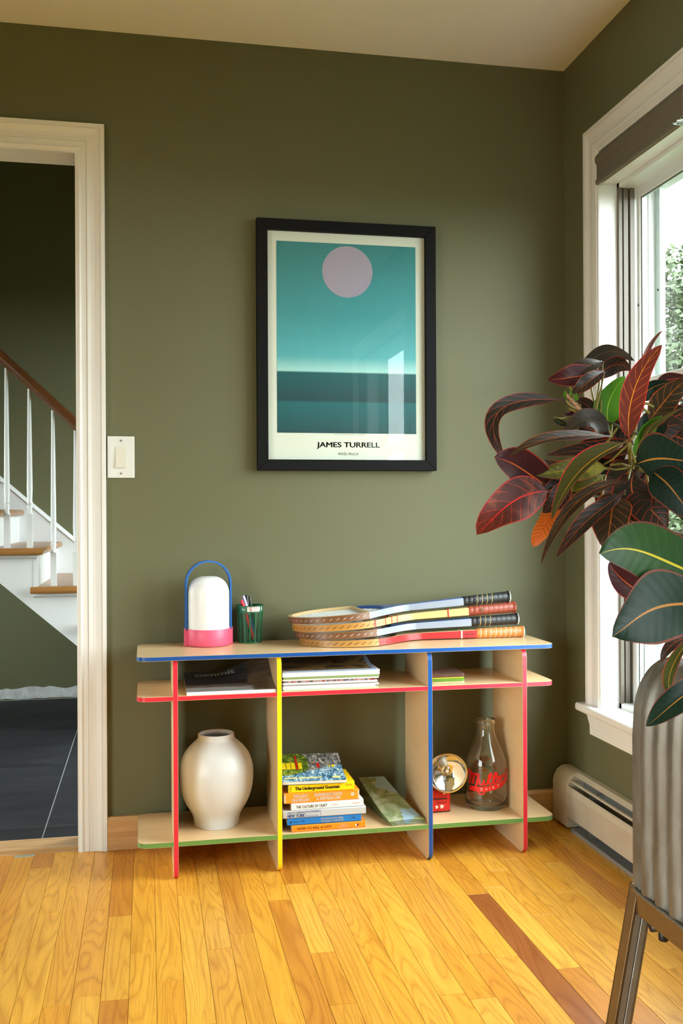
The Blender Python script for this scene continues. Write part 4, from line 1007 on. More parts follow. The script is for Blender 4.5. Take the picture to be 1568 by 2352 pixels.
INKR = plastic('dark_red_ink', (112, 30, 12), .6); INKW = plastic('white_ink', (240, 236, 226), .5); INKK = plastic('black_ink', (22, 20, 20), .6); INKB = plastic('blue_ink', (44, 92, 160), .6); INKG = plastic('grey_ink', (140, 136, 140), .6)
zz = BZ1 + .0002
t, c = book('orange book with dark red title at the bottom of the stack', -.9485, -.7370, zz, .0178, -.2825, .145, math.radians(1.0), OR1)
spine(c, 'HOW TO KILL A CITY', -.042, .0090, .098, .0062, INKR, bold=.02); spine(c, 'PETER\nMOSKOWITZ', .042, .0092, .031, .0088, INKW, bold=.015)
patch(c, .076, .080, .006, .011, INKW); patch(c, .080, .083, .006, .011, INKK); patch(c, .083, .086, .005, .0125, plastic('rust_ink', (170, 60, 20), .6))
t, c = book('blue book with upside-down white title above the orange one', -.9615, -.7490, zz + .0180, .0205, -.2800, .140, math.radians(.3), BL1)
spine(c, 'JAPANESE HOMES AND\nTHEIR SURROUNDINGS', .022, .0102, .066, .0128, INKW, flip=True, bold=.02); spine(c, 'Morse', .083, .0110, .011, .0050, INKK, flip=True, shear=.2); spine(c, 'Dover', -.063, .0100, .011, .0045, INKK, flip=True)
patch(c, -.090, -.074, .0085, .0100, INKK); patch(c, -.098, -.094, .006, .012, INKK)
t, c = book('grey book with blue title lettering in the middle of the stack', -.9735, -.7360, zz + .0388, .0212, -.2830, .150, math.radians(.2), GY1)
spine(c, 'NEW YORK', -.082, .0072, .050, .0094, INKB, bold=.04, shear=.15); spine(c, 'THE CITY OBSERVED', -.082, .0160, .050, .0048, INKB, bold=.01, shear=.15)
patch(c, -.0555, -.0548, .001, .020, INKB); patch(c, -.0125, -.0118, .001, .020, INKB); patch(c, -.055, -.012, .0133, .0138, INKB); patch(c, -.055, -.012, .0072, .0076, INKB); patch(c, -.055, -.012, .0196, .0200, INKB)
spine(c, 'PAUL GOLDBERGER', -.034, .0168, .038, .0036, INKB, bold=.01); spine(c, 'VINTAGE V-589', -.036, .0040, .032, .0034, INKB); 
t, c = book('white paperback with black title above the grey book', -.9500, -.7420, zz + .0602, .0194, -.2805, .150, math.radians(1.4), WH1)
spine(c, 'THE CULTURE OF CRAFT', -.046, .0095, .090, .0082, INKK, bold=.012); spine(c, 'Dormer ed', .022, .0095, .018, .0040, INKG); spine(c, 'Manchester', .082, .0098, .020, .0040, plastic('red_grey_ink', (190, 120, 110), .6))
t, c = book('thick orange book with bold white title lettering', -.9705, -.7545, zz + .0798, .0290, -.2805, .140, math.radians(1.0), OR2)
spine(c, 'WILLIAM\nFINNEGAN', -.061, .0143, .050, .0200, INKW, bold=.05); spine(c, 'BARBARIAN DAYS\nA SURFING LIFE', .019, .0150, .080, .0200, INKW, bold=.05)
b = MB(); b.prism([(.089 + .0055 * math.cos(q), .0165 + .0048 * math.sin(q)) for q in [2 * PI * k / 20 for k in range(20)]], -.0001, -.0004, lambda u, v, q: (u, q, v)); lo_ = obj('emblem', b, plastic('pink_emblem', (232, 190, 170), .5), c); patch(c, .0855, .0905, .012, .0155, INKW, -.0006, 'emblem_mark'); patch(c, .088, .0915, .0145, .0165, INKK, -.0006, 'emblem_mark')
for x0_, x1_ in ((-.108, -.103), (.1035, .108)): patch(c, x0_, x1_, .003, .026, plastic('worn_board', (214, 190, 160), .8), name='worn_edge')
t, c = book('yellow book with bulging black title lettering', -.9575, -.7690, zz + .1090, .0240, -.2815, .135, math.radians(-.4), YE1)
spine(c, 'The Underground Gourmet', -.012, .0105, .128, .0125, INKK, bold=.055); spine(c, 'MILTON GLASER', .078, .0160, .020, .0026, INKK); spine(c, 'JEROME SNYDER', .078, .0125, .018, .0026, INKK); patch(c, -.0875, -.0868, .003, .020, INKK); patch(c, -.091, -.0885, .005, .018, plastic('ochre_ink', (170, 130, 10), .6))
# topmost: guide with a picture cover facing up
tz = zz + .1334
t = thing('book', 'thin picture-cover guidebook lying on top of the book stack', 'book', (-.884, -.2885, tz), math.radians(-3.5), group='books stacked on the bottom shelf')
gw, gd = .182, .190; GL = lambda v: .030 * v * v
b = MB(); curl_sheet(b, -gw / 2 + .001, gw / 2 - .001, .001, gd - .002, lambda u, v: .0008 + GL(v), .0074); obj('pages', b, PAPER, t)
def m_falls():
    tt = NT('waterfall_cover'); v = tt.coord('Generated'); sp = tt.n('ShaderNodeSeparateXYZ'); tt.l(v, sp.inputs[0])
    n = tt.noise(tt.coord('Object', (1, .45, 1)), 95, 6, .72, 1.0); n2 = tt.noise(tt.coord('Object'), 20, 2)
    wat = tt.ramp(n, [(.34, (.012, .030, .040)), (.48, (.06, .22, .40)), (.56, (.35, .55, .66)), (.64, (.8, .85, .86))])
    fol = tt.ramp(n, [(.36, (.010, .022, .008)), (.52, (.12, .22, .02)), (.62, (.42, .46, .06))])
    roc = tt.ramp(n, [(.36, (.02, .03, .035)), (.52, (.20, .22, .22)), (.62, (.62, .60, .56))])
    gx = tt.math('ADD', sp.outputs[0], tt.math('MULTIPLY', tt.math('SUBTRACT', n2, .5), .5))
    c = tt.mix(tt.math('GREATER_THAN', gx, .42), fol, roc); c = tt.mix(tt.math('LESS_THAN', tt.math('ADD', sp.outputs[1], tt.math('MULTIPLY', tt.math('SUBTRACT', gx, .4), -.4)), .42), c, wat)
    tt.set(col=c, rough=.35); return tt.m
b = MB(); curl_sheet(b, -gw / 2, gw / 2, 0, gd, lambda u, v: .0083 + GL(v), .0008); cv = obj('cover', b, m_falls(), t)
b = MB(); curl_sheet(b, -gw / 2, gw / 2, 0, gd, lambda u, v: GL(v), .0007); obj('back_cover', b, plastic('guide_back', (60, 90, 110), .5), t)
def gpatch(x0_, x1_, y0_, y1_, mat, name='title_block'):
    b = MB(); b.add([(x, y, .0095 + GL(y / gd)) for x, y in ((x0_, y0_), (x1_, y0_), (x1_, y1_), (x0_, y1_))], [(0, 1, 2, 3)]); obj(name, b, mat, cv)
YB = plastic('title_yellow', (240, 214, 20), .5)
for x0_, x1_ in ((-.086, -.073), (-.071, -.059), (-.057, -.045), (-.036, -.025)): gpatch(x0_, x1_, .100, .140, YB)
gpatch(-.043, -.038, .095, .180, plastic('title_red', (200, 30, 24), .5)); gpatch(.018, .026, .105, .135, MATS['title_red']); gpatch(.004, .014, .135, .142, plastic('title_tan', (200, 150, 90), .5)); gpatch(.053, .057, .105, .120, YB); gpatch(.061, .069, .105, .120, YB)
gpatch(-.084, -.046, .026, .036, plastic('title_cream', (232, 222, 140), .5)); gpatch(-.042, .024, .026, .036, MATS['title_cream']); gpatch(.054, .076, .020, .038, MATS['title_cream'])

# ================================================================== FOLDED MAP
mp = thing('folded_map', 'folded green topographic paper map beside the books', 'map', (-.625, -.19, BZ1))
def m_map():
    t = NT('map_print'); v = t.coord(); n = t.noise(v, 16, 5, .6, .6); l_ = t.noise(t.coord('Object', (1, 1, 1)), 9, 3, .55); k = t.noise(v, 70, 4, .7)
    g = t.ramp(n, [(.3, (.62, .64, .54)), (.45, (.36, .42, .21)), (.55, (.22, .28, .11)), (.7, (.52, .56, .40))]); g = t.mix(t.math('MULTIPLY', k, .5), g, t.mix(1, g, (.55, .55, .5), 'MULTIPLY'))
    w_ = t.math('GREATER_THAN', l_, .585); c = t.mix(w_, g, (.34, .50, .62)); t.set(col=c, rough=.7); return t.m
MAPM = m_map()
fc0, fc1 = at_z(895, 1894, BZ1 + .002), at_z(976, 1884, BZ1 + .010); bc1 = at_y(886, 1797, -.045); bc0 = at_y(822, 1814, -.045)
O = ORG[mp.name]
def mapleaf(name, zoff, lift_, sh, th=.0012, curve=.5, back=1.0):
    b = MB(); vs = []; nx, ny = 6, 10
    f0, f1 = Vector((fc0.x, -.290, 0)), Vector((-.5615, -.280, 0)); k0, k1 = Vector((bc0.x + .006, -.048, 0)), Vector((bc1.x - .004, -.052, 0))
    for j in range(ny + 1):
        v = j / ny * back; 
        for i in range(nx + 1):
            u = i / nx; p = (f0.lerp(f1, u)).lerp(k0.lerp(k1, u), v); z_ = BZ1 + zoff + lift_ * (v ** 1.3) + .004 * math.sin(u * PI) * curve * (1 - v); vs.append((p.x + sh, p.y, z_))
    n_ = len(vs); vs += [(x, y, q + th) for x, y, q in vs]; W = nx + 1; fs = []
    for j in range(ny):
        for i in range(nx):
            q = j * W + i; fs += [(q, q + W, q + W + 1, q + 1), (n_ + q, n_ + q + 1, n_ + q + W + 1, n_ + q + W)]
    for i in range(nx): fs += [(i, i + 1, n_ + i + 1, n_ + i), (ny * W + i + 1, ny * W + i, n_ + ny * W + i, n_ + ny * W + i + 1)]
    for j in range(ny): q = j * W; fs += [(q + W, q, n_ + q, n_ + q + W), (q + nx, q + W + nx, n_ + q + W + nx, n_ + q + nx)]
    b.add(vs, fs); obj(name, b, MAPM, mp, world=True, smooth=40)
mapleaf('map_fold', .0003, .004, .004); mapleaf('map_fold', .0040, .020, .003, back=.96); mapleaf('map_fold', .0085, .046, .001); mapleaf('map_fold', .0125, .064, -.004, .0018)

# ================================================================== LANTERN
ln = thing('hand_lantern', 'red hand lantern with a round chrome reflector head', 'flashlight', (-.4880, -.160, BZ1))
LRED = basic('lantern_red', srgb(214, 34, 26), .35, coat=.2, var=.12, vscale=40)
b = MB(); b.prism(rrect(-.058, .033, -.033, .033, .014, 5), .0, .066, XYZ); bd = obj('body', b, LRED, ln, bevel=.003, bseg=2, smooth=40)
b = MB(); b.prism(rrect(-.0585, .0335, -.0335, .0335, .014, 5), .0, .003, XYZ); obj('base_rim', b, BLACK, bd)
b = MB(); b.box(-.05, .020, -.0345, -.033, .0385, .0420); b.box(-.01, .018, -.0342, -.033, .028, .029); obj('seam', b, plastic('seam_dark', (70, 16, 14), .6), bd)
for x0_, z0_, s_ in ((-.012, .0165, .0045), (.004, .0175, .0055)):
    b = MB(); b.prism([(x0_ + s_ * (1 + .25 * math.sin(5 * q)) * math.cos(q), z0_ + s_ * (1 + .3 * math.cos(3 * q)) * math.sin(q)) for q in [2 * PI * k / 16 for k in range(16)]], -.0330, -.0337, lambda u, v, q: (u, q, v)); obj('chipped_paint', b, INKW, bd)
HZ = .1235; hd = thing('x', 'x', 'x'); bpy.data.objects.remove(hd)
def disc_lathe(prof, seg=48):
    b = MB(); b.lathe([(r_, -y) for r_, y in prof], seg, close=False); b.v = [(x, -z_, y) for x, y, z_ in b.v]; return b
FY = -.060
def place_head(o): o.location = (.013, FY, HZ + .001); o.scale = (1.04, 1.04, 1.04); o.rotation_euler = (math.radians(2), 0, math.radians(-8)); return o
shell = place_head(obj('head', disc_lathe([(.0, .040), (.020, .038), (.040, .026), (.052, .010), (.0560, .003), (.0575, 0), (.0575, -.006), (.0560, -.0085), (.0525, -.0085), (.0510, -.005)]), basic('chrome_worn', (.80, .80, .81), .14, 1.0, bump=.1, bscale=60), ln, smooth=50))
refl = obj('reflector', disc_lathe([(.0510, -.004)] + [(.051 * k / 12, .026 * (1 - (k / 12) ** 2) - .003) for k in range(11, 2, -1)] + [(.011, .021), (.010, .016), (.0095, .016)]), CHROME, shell, smooth=True)
obj('bulb', disc_lathe([(.0, .004), (.004, .005), (.0062, .010), (.0060, .016), (.0045, .022), (.0045, .026)], 20), basic('bulb_glass', (.75, .62, .45), .05, spec=.8), shell, smooth=True)
b = MB(); b.lathe([(0, 0), (.051, 0)], 48, close=False); b.v = [(x, -.0062, y) for x, y, z_ in b.v]; obj('lens', b, _wg(NT('lens_glass'), (.98, .98, .98), 1.3), shell)
b = MB(); b.tube([(.012, -.040, .058), (.012, -.040, .072)], .0045, 10); b.tube([(.012, -.040, .0615), (.030, -.042, .0605)], .0018, 8); b.tube([(.008, -.040, .055), (.008, -.040, .070)], .002, 8); obj('hinge', b, CHROME, ln, smooth=40)
b = MB(); b.tube([(.012, -.042, .062), (.012, -.020, .070), (.012, -.01, .066)], .004, 8); obj('neck_bracket', b, STEEL, ln, smooth=40)

# ================================================================== MILK BOTTLE
bt = thing('milk_bottle', 'clear glass milk bottle with red script print', 'bottle', (-.3340, -.1580, BZ1))
BR = .0640
prof = [(.0, .006), (.040, .004), (.050, .0), (.0560, .002), (.0615, .010), (.0638, .022), (BR, .04), (BR, .115), (.0632, .135), (.0600, .150), (.0530, .168), (.0440, .186), (.0360, .202), (.0300, .218), (.0272, .232), (.0265, .245), (.0270, .2515), (.0295, .254), (.0305, .258), (.0300, .263), (.0275, .2655), (.0250, .2645), (.0240, .260), (.0235, .245), (.0242, .232), (.0270, .218), (.0330, .202), (.0410, .186), (.0500, .168), (.0570, .150), (.0602, .135), (.0610, .115), (.0610, .04), (.0600, .024), (.055, .014), (.04, .0115), (0, .013)]
GL_ = clear_glass('bottle_glass', (1.0, .985, .965), 1.47)
b = MB(); b.lathe(smooth_prof(prof, 2), 72, close=False); body = obj('glass_body', b, GL_, bt, smooth=True)
BRED = basic('bottle_red_print', srgb(224, 18, 20), .4)
def wrap(a0, zc, tilt=0.0, arc=0.0):
    def f(x, y):
        a = a0 + math.asin(max(-.985, min(.985, x / BR))); return ((BR + .0006) * math.cos(a), (BR + .0006) * math.sin(a), zc + y + tilt * x + arc * x * x)
    return f
FA = math.radians(-109.5)
# script name as tube strokes laid on the glass
def stroke(pts, r_=.0021):
    cur = []; P3 = [Vector((p[0], p[1], 0)) for p in pts]
    for i in range(len(P3) - 1):
        a_, b_, c_, d_ = P3[max(i - 1, 0)], P3[i], P3[i + 1], P3[min(i + 2, len(P3) - 1)]
        for k in range(5):
            t_ = k / 5; cur.append(.5 * (2 * b_ + (c_ - a_) * t_ + (2 * a_ - 5 * b_ + 4 * c_ - d_) * t_ ** 2 + (-a_ + 3 * b_ - 3 * c_ + d_) * t_ ** 3))
    cur.append(P3[-1]); return cur, r_
def ribbon(mb, cur, r_, f):
    vs = []
    for i, p in enumerate(cur):
        t_ = (cur[min(i + 1, len(cur) - 1)] - cur[max(i - 1, 0)]).normalized(); n_ = Vector((-t_.y, t_.x, 0)) * r_
        vs += [f(p.x + n_.x, p.y + n_.y), f(p.x - n_.x, p.y - n_.y)]
    mb.add(vs, [(2 * i, 2 * i + 1, 2 * i + 3, 2 * i + 2) for i in range(len(cur) - 1)])
S_ = .00044  # metres per photo-crop unit
def sp_(pts): return [((x - 765) * .0001058, (900 - y) * .000104) for x, y in pts]
strokes = [([(300, 730), (255, 690), (260, 620), (320, 590), (350, 640), (345, 760), (300, 960)], .0030), ([(345, 700), (390, 660), (430, 690), (425, 800), (400, 960)], .0032), ([(430, 730), (480, 665), (560, 680), (545, 800), (500, 980), (495, 1050)], .0034),
           ([(600, 820), (585, 930), (640, 960), (700, 900), (725, 810)], .0027), ([(725, 810), (700, 920), (760, 950), (820, 880)], .0027), ([(810, 860), (900, 740), (915, 640), (870, 650), (835, 800), (850, 900), (900, 930), (960, 880)], .0026), ([(950, 860), (1045, 720), (1060, 620), (1015, 640), (975, 780), (985, 880), (1030, 905), (1090, 850)], .0026),
           ([(1080, 820), (1140, 770), (1150, 720), (1110, 730), (1085, 800), (1110, 870), (1180, 820)], .0024), ([(1200, 720), (1180, 850)], .0024), ([(1190, 790), (1250, 700), (1285, 720), (1270, 800), (1310, 790)], .0024), ([(1330, 560), (1345, 620)], .0026), ([(1350, 650), (1330, 700), (1370, 740), (1340, 800)], .0022)]
b = MB()
for pts, r_ in strokes: ribbon(b, *stroke(sp_(pts), r_), wrap(FA, .0865))
obj('script_lettering', b, BRED, body)
b = MB(); top = [(330, 1025), (520, 1025), (700, 1010), (900, 975), (1100, 920), (1280, 850), (1360, 790)]; bot = [(295, 1160), (520, 1165), (700, 1155), (900, 1120), (1100, 1075), (1280, 1000), (1375, 890)]
T_, _ = stroke(sp_(top)); B_, _ = stroke(sp_(bot)); f = wrap(FA, .0865); vs = []
for p, q in zip(T_, B_): vs += [f(p.x, p.y), f(q.x, q.y)]
b.add(vs, [(2 * i, 2 * i + 1, 2 * i + 3, 2 * i + 2) for i in range(len(T_) - 1)]); ribbon(b, *stroke(sp_([(540, 1150), (570, 1205), (640, 1225), (710, 1200), (730, 1150)]), .0022), f); bn = obj('banner', b, BRED, body)
def f2(x, y):
    a = FA + math.asin(max(-.985, min(.985, x / BR))); return ((BR + .0012) * math.cos(a), (BR + .0012) * math.sin(a), .0865 + y)
for ch_, x_, y_ in (('D', 650, 1085), ('A', 780, 1070), ('I', 875, 1052), ('R', 975, 1030), ('Y', 1105, 985)):
    cx_, cy_ = (x_ - 765) * .0001058, (900 - y_) * .000104; lettering(bn, ch_, (lambda cx_, cy_: lambda x, y: f2(cx_ + x, cy_ + y + .12 * x))(cx_, cy_), basic('banner_knockout', (.62, .55, .44), .4), h=.0078, bold=.0)
BA = math.radians(70.5)
DRED = basic('bottle_dark_red_print', srgb(225, 16, 20), .5)
fb0 = wrap(BA, .122); fb = lambda x, y: fb0(x + .011, y)
b = MB(); ol = [(.024, .012), (-.012, .012), (-.018, .009), (-.024, .006), (-.030, .002), (-.029, -.010), (-.026, -.014), (-.010, -.007), (.012, -.003), (.03, -.001)]
for i in range(len(ol) - 1): ribbon(b, [Vector((*ol[i], 0)).lerp(Vector((*ol[i + 1], 0)), q / 4) for q in range(5)], .0006, fb)
for yy in (-.014, -.024): ribbon(b, [Vector((-.012 + .042 * q / 10, yy + .007 * q / 10, 0)) for q in range(11)], .0006, fb)
ribbon(b, [Vector((-.026 - .014 * q / 6, -.014 - .010 * q / 6, 0)) for q in range(7)], .0006, fb)
bk = obj('outline_print', b, DRED, body)
for tx_, cx_, cy_, w_, h_ in (('DRINK', -.010, .0065, .026, .0058), ('MORE', -.004, -.0005, .022, .0058), ('local', .002, -.0105, .020, .0060), ('MILK', .000, -.030, .030, .0095)):
    lettering(bk, tx_, (lambda cx_, cy_: lambda x, y: fb(cx_ + x, cy_ + y + .12 * x))(cx_, cy_), DRED, w=w_, h=h_, bold=.03)

# ================================================================== PLANTER STAND AND CROTON
TXL, TXR, TYN, TYF = -.470, -.130, -1.950, -1.310; TB, TT = .308, .735
tub = thing('planter', 'corrugated galvanised metal planter on splayed bronze legs', 'planter', ((TXL + TXR) / 2, (TYN + TYF) / 2, 0))
def m_galv():
    t = NT('galvanised_metal'); v = t.coord('Object', (1, 1, .35)); n = t.noise(v, 22, 6, .7, .5); n2 = t.noise(t.coord(), 7, 3)
    f = t.math('MULTIPLY_ADD', t.math('SUBTRACT', n, .5), 2.2, .5, clamp=True)
    c = t.mix(f, (.115, .098, .075), (.25, .235, .205)); c = t.mix(t.math('MULTIPLY', n2, .5), c, (.10, .075, .05))
    t.set(col=c, rough=t.math('MULTIPLY_ADD', n, .3, .30), metal=.6); t.bump(n, .08, .001); return t.m
GALV = m_galv()
def perim(step=.004, rc=.062):
    x0, x1, y0, y1 = TXL, TXR, TYN, TYF; segs = []; pts = []
    poly = rrect(x0, x1, y0, y1, rc, 24); acc = 0
    for i in range(len(poly)):
        a_, b_ = Vector(poly[i]), Vector(poly[(i + 1) % len(poly)]); L = (b_ - a_).length
        if L < 1e-7: continue
        d = (b_ - a_) / L; nrm = Vector((d.y, -d.x)); k = max(1, int(L / step))
        for q in range(k): segs.append((a_ + d * (L * q / k), nrm, acc + L * q / k))
        acc += L
    N = round(acc / .047); return [(p, n_, 2 * PI * N * s_ / acc) for p, n_, s_ in segs]
PM = perim(); NP = len(PM)
rows = [(TB, -.002, .15), (TB + .012, 0, 1), (TB + .1, 0, 1), (TB + .2, 0, 1), (TB + .28, 0, 1), (TB + .315, .002, 1)]
for k in range(1, 10):
    a = PI / 2 * k / 9; rows.append((TB + .315 + (TT - TB - .315) * math.sin(a), .002 + .066 * (1 - math.cos(a)), 1 - .35 * k / 9))
rows += [(TT + .002, .072, .2), (TT - .001, .077, 0), (TT - .02, .078, 0)]
b = MB(); vs = []
for z_, ins, am in rows:
    for p, n_, ph in PM:
        w_ = -ins + .0070 * am * math.cos(ph); c_ = Vector(((TXL + TXR) / 2, (TYN + TYF) / 2)); q = p + n_ * w_ 
        vs.append((q.x, q.y, z_))
fs = [(i * NP + k, i * NP + (k + 1) % NP, (i + 1) * NP + (k + 1) % NP, (i + 1) * NP + k) for i in range(len(rows) - 1) for k in range(NP)] + [tuple(range(NP))]
b.add(vs, fs); obj('tub', b, GALV, tub, world=True, smooth=50)
b = MB(); rp = rrect(TXL - .003, TXR + .003, TYN - .003, TYF + .003, .065, 8); b.tube([(x, y, TB + .001) for x, y in rp + rp[:1]], .004, 8); obj('bottom_bead', b, GALV, tub, world=True, smooth=True)
b = MB(); b.prism(rrect(TXL + .076, TXR - .076, TYN + .076, TYF - .076, .03, 6), TT - .05, TT - .022, XYZ); obj('soil', b, basic('potting_soil', (.030, .020, .013), .95, var=.4, vscale=90, bump=.8, bscale=120, bdist=.006), tub, world=True)
BRONZE = basic('bronze_metal', (.165, .110, .055), .38, .75, var=.1, vscale=25); ALU = basic('grey_aluminium', (.33, .32, .30), .4, .6, var=.15, vscale=30); DARKM = basic('dark_steel', (.06, .05, .045), .4, .6)
# rails below the tub
for x in (TXL + .002, TXR - .016):
    b = MB(); b.box(x, x + .014, TYN + .03, TYF - .02, TB - .045, TB - .001); obj('side_rail', b, BRONZE, tub, world=True, bevel=.002)
for y in (TYN + .03, TYF - .034):
    b = MB(); b.box(TXL + .016, TXR - .016, y, y + .014, TB - .045, TB - .001); obj('end_rail', b, BRONZE, tub, world=True, bevel=.002)
def leg(sx_, sy_):
    cx = (TXL if sx_ < 0 else TXR); cy = (TYN if sy_ < 0 else TYF)
    top = Vector((cx + (-sx_) * .004, cy - sy_ * .012, TB + .004)); foot = top + Vector((sx_ * .048, sy_ * .020, -(TB + .004)))
    def P(t, u, v): q = top.lerp(foot, t); return (q.x - sx_ * u, q.y - sy_ * v, q.z)
    b = MB(); b.hexa([P(1, 0, 0), P(1, .024, 0), P(1, .024, .006), P(1, 0, .006), P(0, 0, 0), P(0, .024, 0), P(0, .024, .006), P(0, 0, .006)])
    b.hexa([P(1, 0, .0), P(1, .006, .0), P(1, .006, .030), P(1, 0, .030), P(0, 0, .0), P(0, .006, .0), P(0, .006, .030), P(0, 0, .030)])
    l_ = obj('leg', b, BRONZE, tub, world=True, bevel=.001)
    b = MB()
    for u0, u1, v0 in ((.0062, .0185, .017), (.0195, .031, .0185), (.032, .038, .015)):
        b.hexa([P(1, u0, v0), P(1, u1, v0), P(1, u1, v0 + .012), P(1, u0, v0 + .012), P(.16, u0, v0), P(.16, u1, v0), P(.16, u1, v0 + .012), P(.16, u0, v0 + .012)])
    obj('leg_channel', b, ALU, l_, world=True, bevel=.0008)
    b = MB(); q = foot; b.box(q.x - .012, q.x + .012, q.y - .012, q.y + .012, 0, .004); obj('foot', b, DARKM, l_, world=True)
for sx_ in (-1, 1):
    for sy_ in (-1, 1): leg(sx_, sy_)
b = MB(); b.tube([(TXL + .02, TYF - .06, TB - .062), (TXR - .02, TYF - .06, TB - .062)], .0085, 10); obj('cross_bar', b, DARKM, tub, world=True, smooth=True)
b = MB(); b.lathe([(.008, -.088), (.009, -.086), (.009, -.072), (.006, -.068)], 14, (TXL + .045, TYF - .06, TB)); obj('knob', b, BLACK, tub, world=True, smooth=40)

# croton -------------------------------------------------------------
def m_leaf(name, c1, c2, rib, vein, edge, vamt=.8, nv=9, eamt=1.0, rough=.42, blotch=None):
    t = NT('leaf_' + name); uv = t.n('ShaderNodeUVMap'); sp = t.n('ShaderNodeSeparateXYZ'); t.l(uv.outputs[0], sp.inputs[0]); u, v = sp.outputs[0], sp.outputs[1]
    av = t.math('ABSOLUTE', t.math('SUBTRACT', v, .5)); av2 = t.math('MULTIPLY', av, 2.0)
    oc = t.coord(); n = t.noise(oc, 26, 4, .6); n2 = t.noise(oc, 9, 2)
    base = t.mix(t.math('MULTIPLY_ADD', t.math('SUBTRACT', n2, .5), 2.6, .5, clamp=True), c1, c2)
    if blotch: base = t.mix(t.math('MULTIPLY', t.math('SUBTRACT', n, .52), 6, clamp=True), base, blotch)
    ph = t.math('FRACT', t.math('ADD', t.math('SUBTRACT', t.math('MULTIPLY', u, float(nv)), t.math('MULTIPLY', av2, 1.6)), t.math('MULTIPLY', n2, .5)))
    d = t.math('ABSOLUTE', t.math('SUBTRACT', ph, .5)); vn = t.math('LESS_THAN', d, .055)
    fade = t.math('MULTIPLY', t.math('SUBTRACT', n, .36), 5.0, clamp=True); vn = t.math('MULTIPLY', t.math('MULTIPLY', vn, fade), vamt)
    col = t.mix(vn, base, vein)
    mr = t.math('LESS_THAN', av2, t.math('MULTIPLY_ADD', u, -.030, .050)); col = t.mix(mr, col, rib)
    ed = t.math('GREATER_THAN', av2, .93); col = t.mix(t.math('MULTIPLY', ed, eamt), col, edge)
    t.set(col=col, rough=rough, spec=.17, coat=.0)
    hb = t.math('ADD', t.math('MULTIPLY', t.math('MULTIPLY', d, n), 1.1), t.math('ADD', t.math('MULTIPLY', t.noise(oc, 45, 3), .8), t.math('MULTIPLY', t.math('LESS_THAN', av2, .06), -.35))); t.bump(hb, .16, .004)
    # thin leaf: some light comes through
    tl = t.n('ShaderNodeBsdfTranslucent'); t.l(col, tl.inputs[0]); mx = t.n('ShaderNodeMixShader'); mx.inputs[0].default_value = .22
    t.l(t.b.outputs[0], mx.inputs[1]); t.l(tl.outputs[0], mx.inputs[2]); t.l(mx.outputs[0], t.out.inputs[0]); return t.m
YEL = (.55, .36, .03); ORG_ = (.62, .16, .02); RED = (.55, .025, .015)
LM = dict(
    red=m_leaf('red', (.14, .022, .014), (.085, .018, .012), (.60, .22, .02), (.45, .10, .02), (.45, .03, .025), .7),
    crimson=m_leaf('crimson', (.15, .022, .012), (.055, .014, .010), (.62, .015, .015), (.50, .05, .02), (.40, .02, .015), .7, 8, blotch=(.22, .055, .025)),
    maroon=m_leaf('maroon', (.060, .014, .016), (.040, .010, .012), (.50, .10, .02), (.10, .02, .02), (.30, .03, .02), .4),
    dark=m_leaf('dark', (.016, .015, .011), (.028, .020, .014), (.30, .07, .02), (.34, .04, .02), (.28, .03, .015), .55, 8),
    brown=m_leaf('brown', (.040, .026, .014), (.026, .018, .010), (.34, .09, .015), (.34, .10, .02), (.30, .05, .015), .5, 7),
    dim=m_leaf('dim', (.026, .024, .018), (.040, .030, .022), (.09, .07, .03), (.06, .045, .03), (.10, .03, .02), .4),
    olive=m_leaf('olive', (.11, .11, .015), (.055, .045, .012), (.38, .34, .03), (.30, .28, .05), (.30, .05, .02), .5, blotch=(.30, .28, .04)),
    margin=m_leaf('margin', (.055, .042, .016), (.060, .070, .014), (.60, .30, .02), (.10, .09, .03), (.55, .03, .03), .4),
    green=m_leaf('green', (.020, .062, .014), (.012, .036, .012), (.50, .40, .03), (.05, .12, .03), (.10, .035, .02), .4, 12),
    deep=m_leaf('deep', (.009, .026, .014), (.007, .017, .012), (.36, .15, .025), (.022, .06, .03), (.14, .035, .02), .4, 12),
    lime=m_leaf('lime', (.07, .20, .015), (.045, .14, .012), (.25, .38, .05), (.10, .26, .02), (.06, .14, .02), .5, 12),
    orange=m_leaf('orange', (.55, .13, .015), (.50, .09, .012), (.5, .05, .015), (.02, .014, .010), (.5, .14, .02), 1.0, 12))
cr_root = at_d(1575, 1540, 1.72)
cro = thing('croton_plant', 'leafy croton with red, dark and green leaves in the metal planter', 'plant', (-.345, -1.56, TT - .025))
LEAVES = []; STEMPTS = []
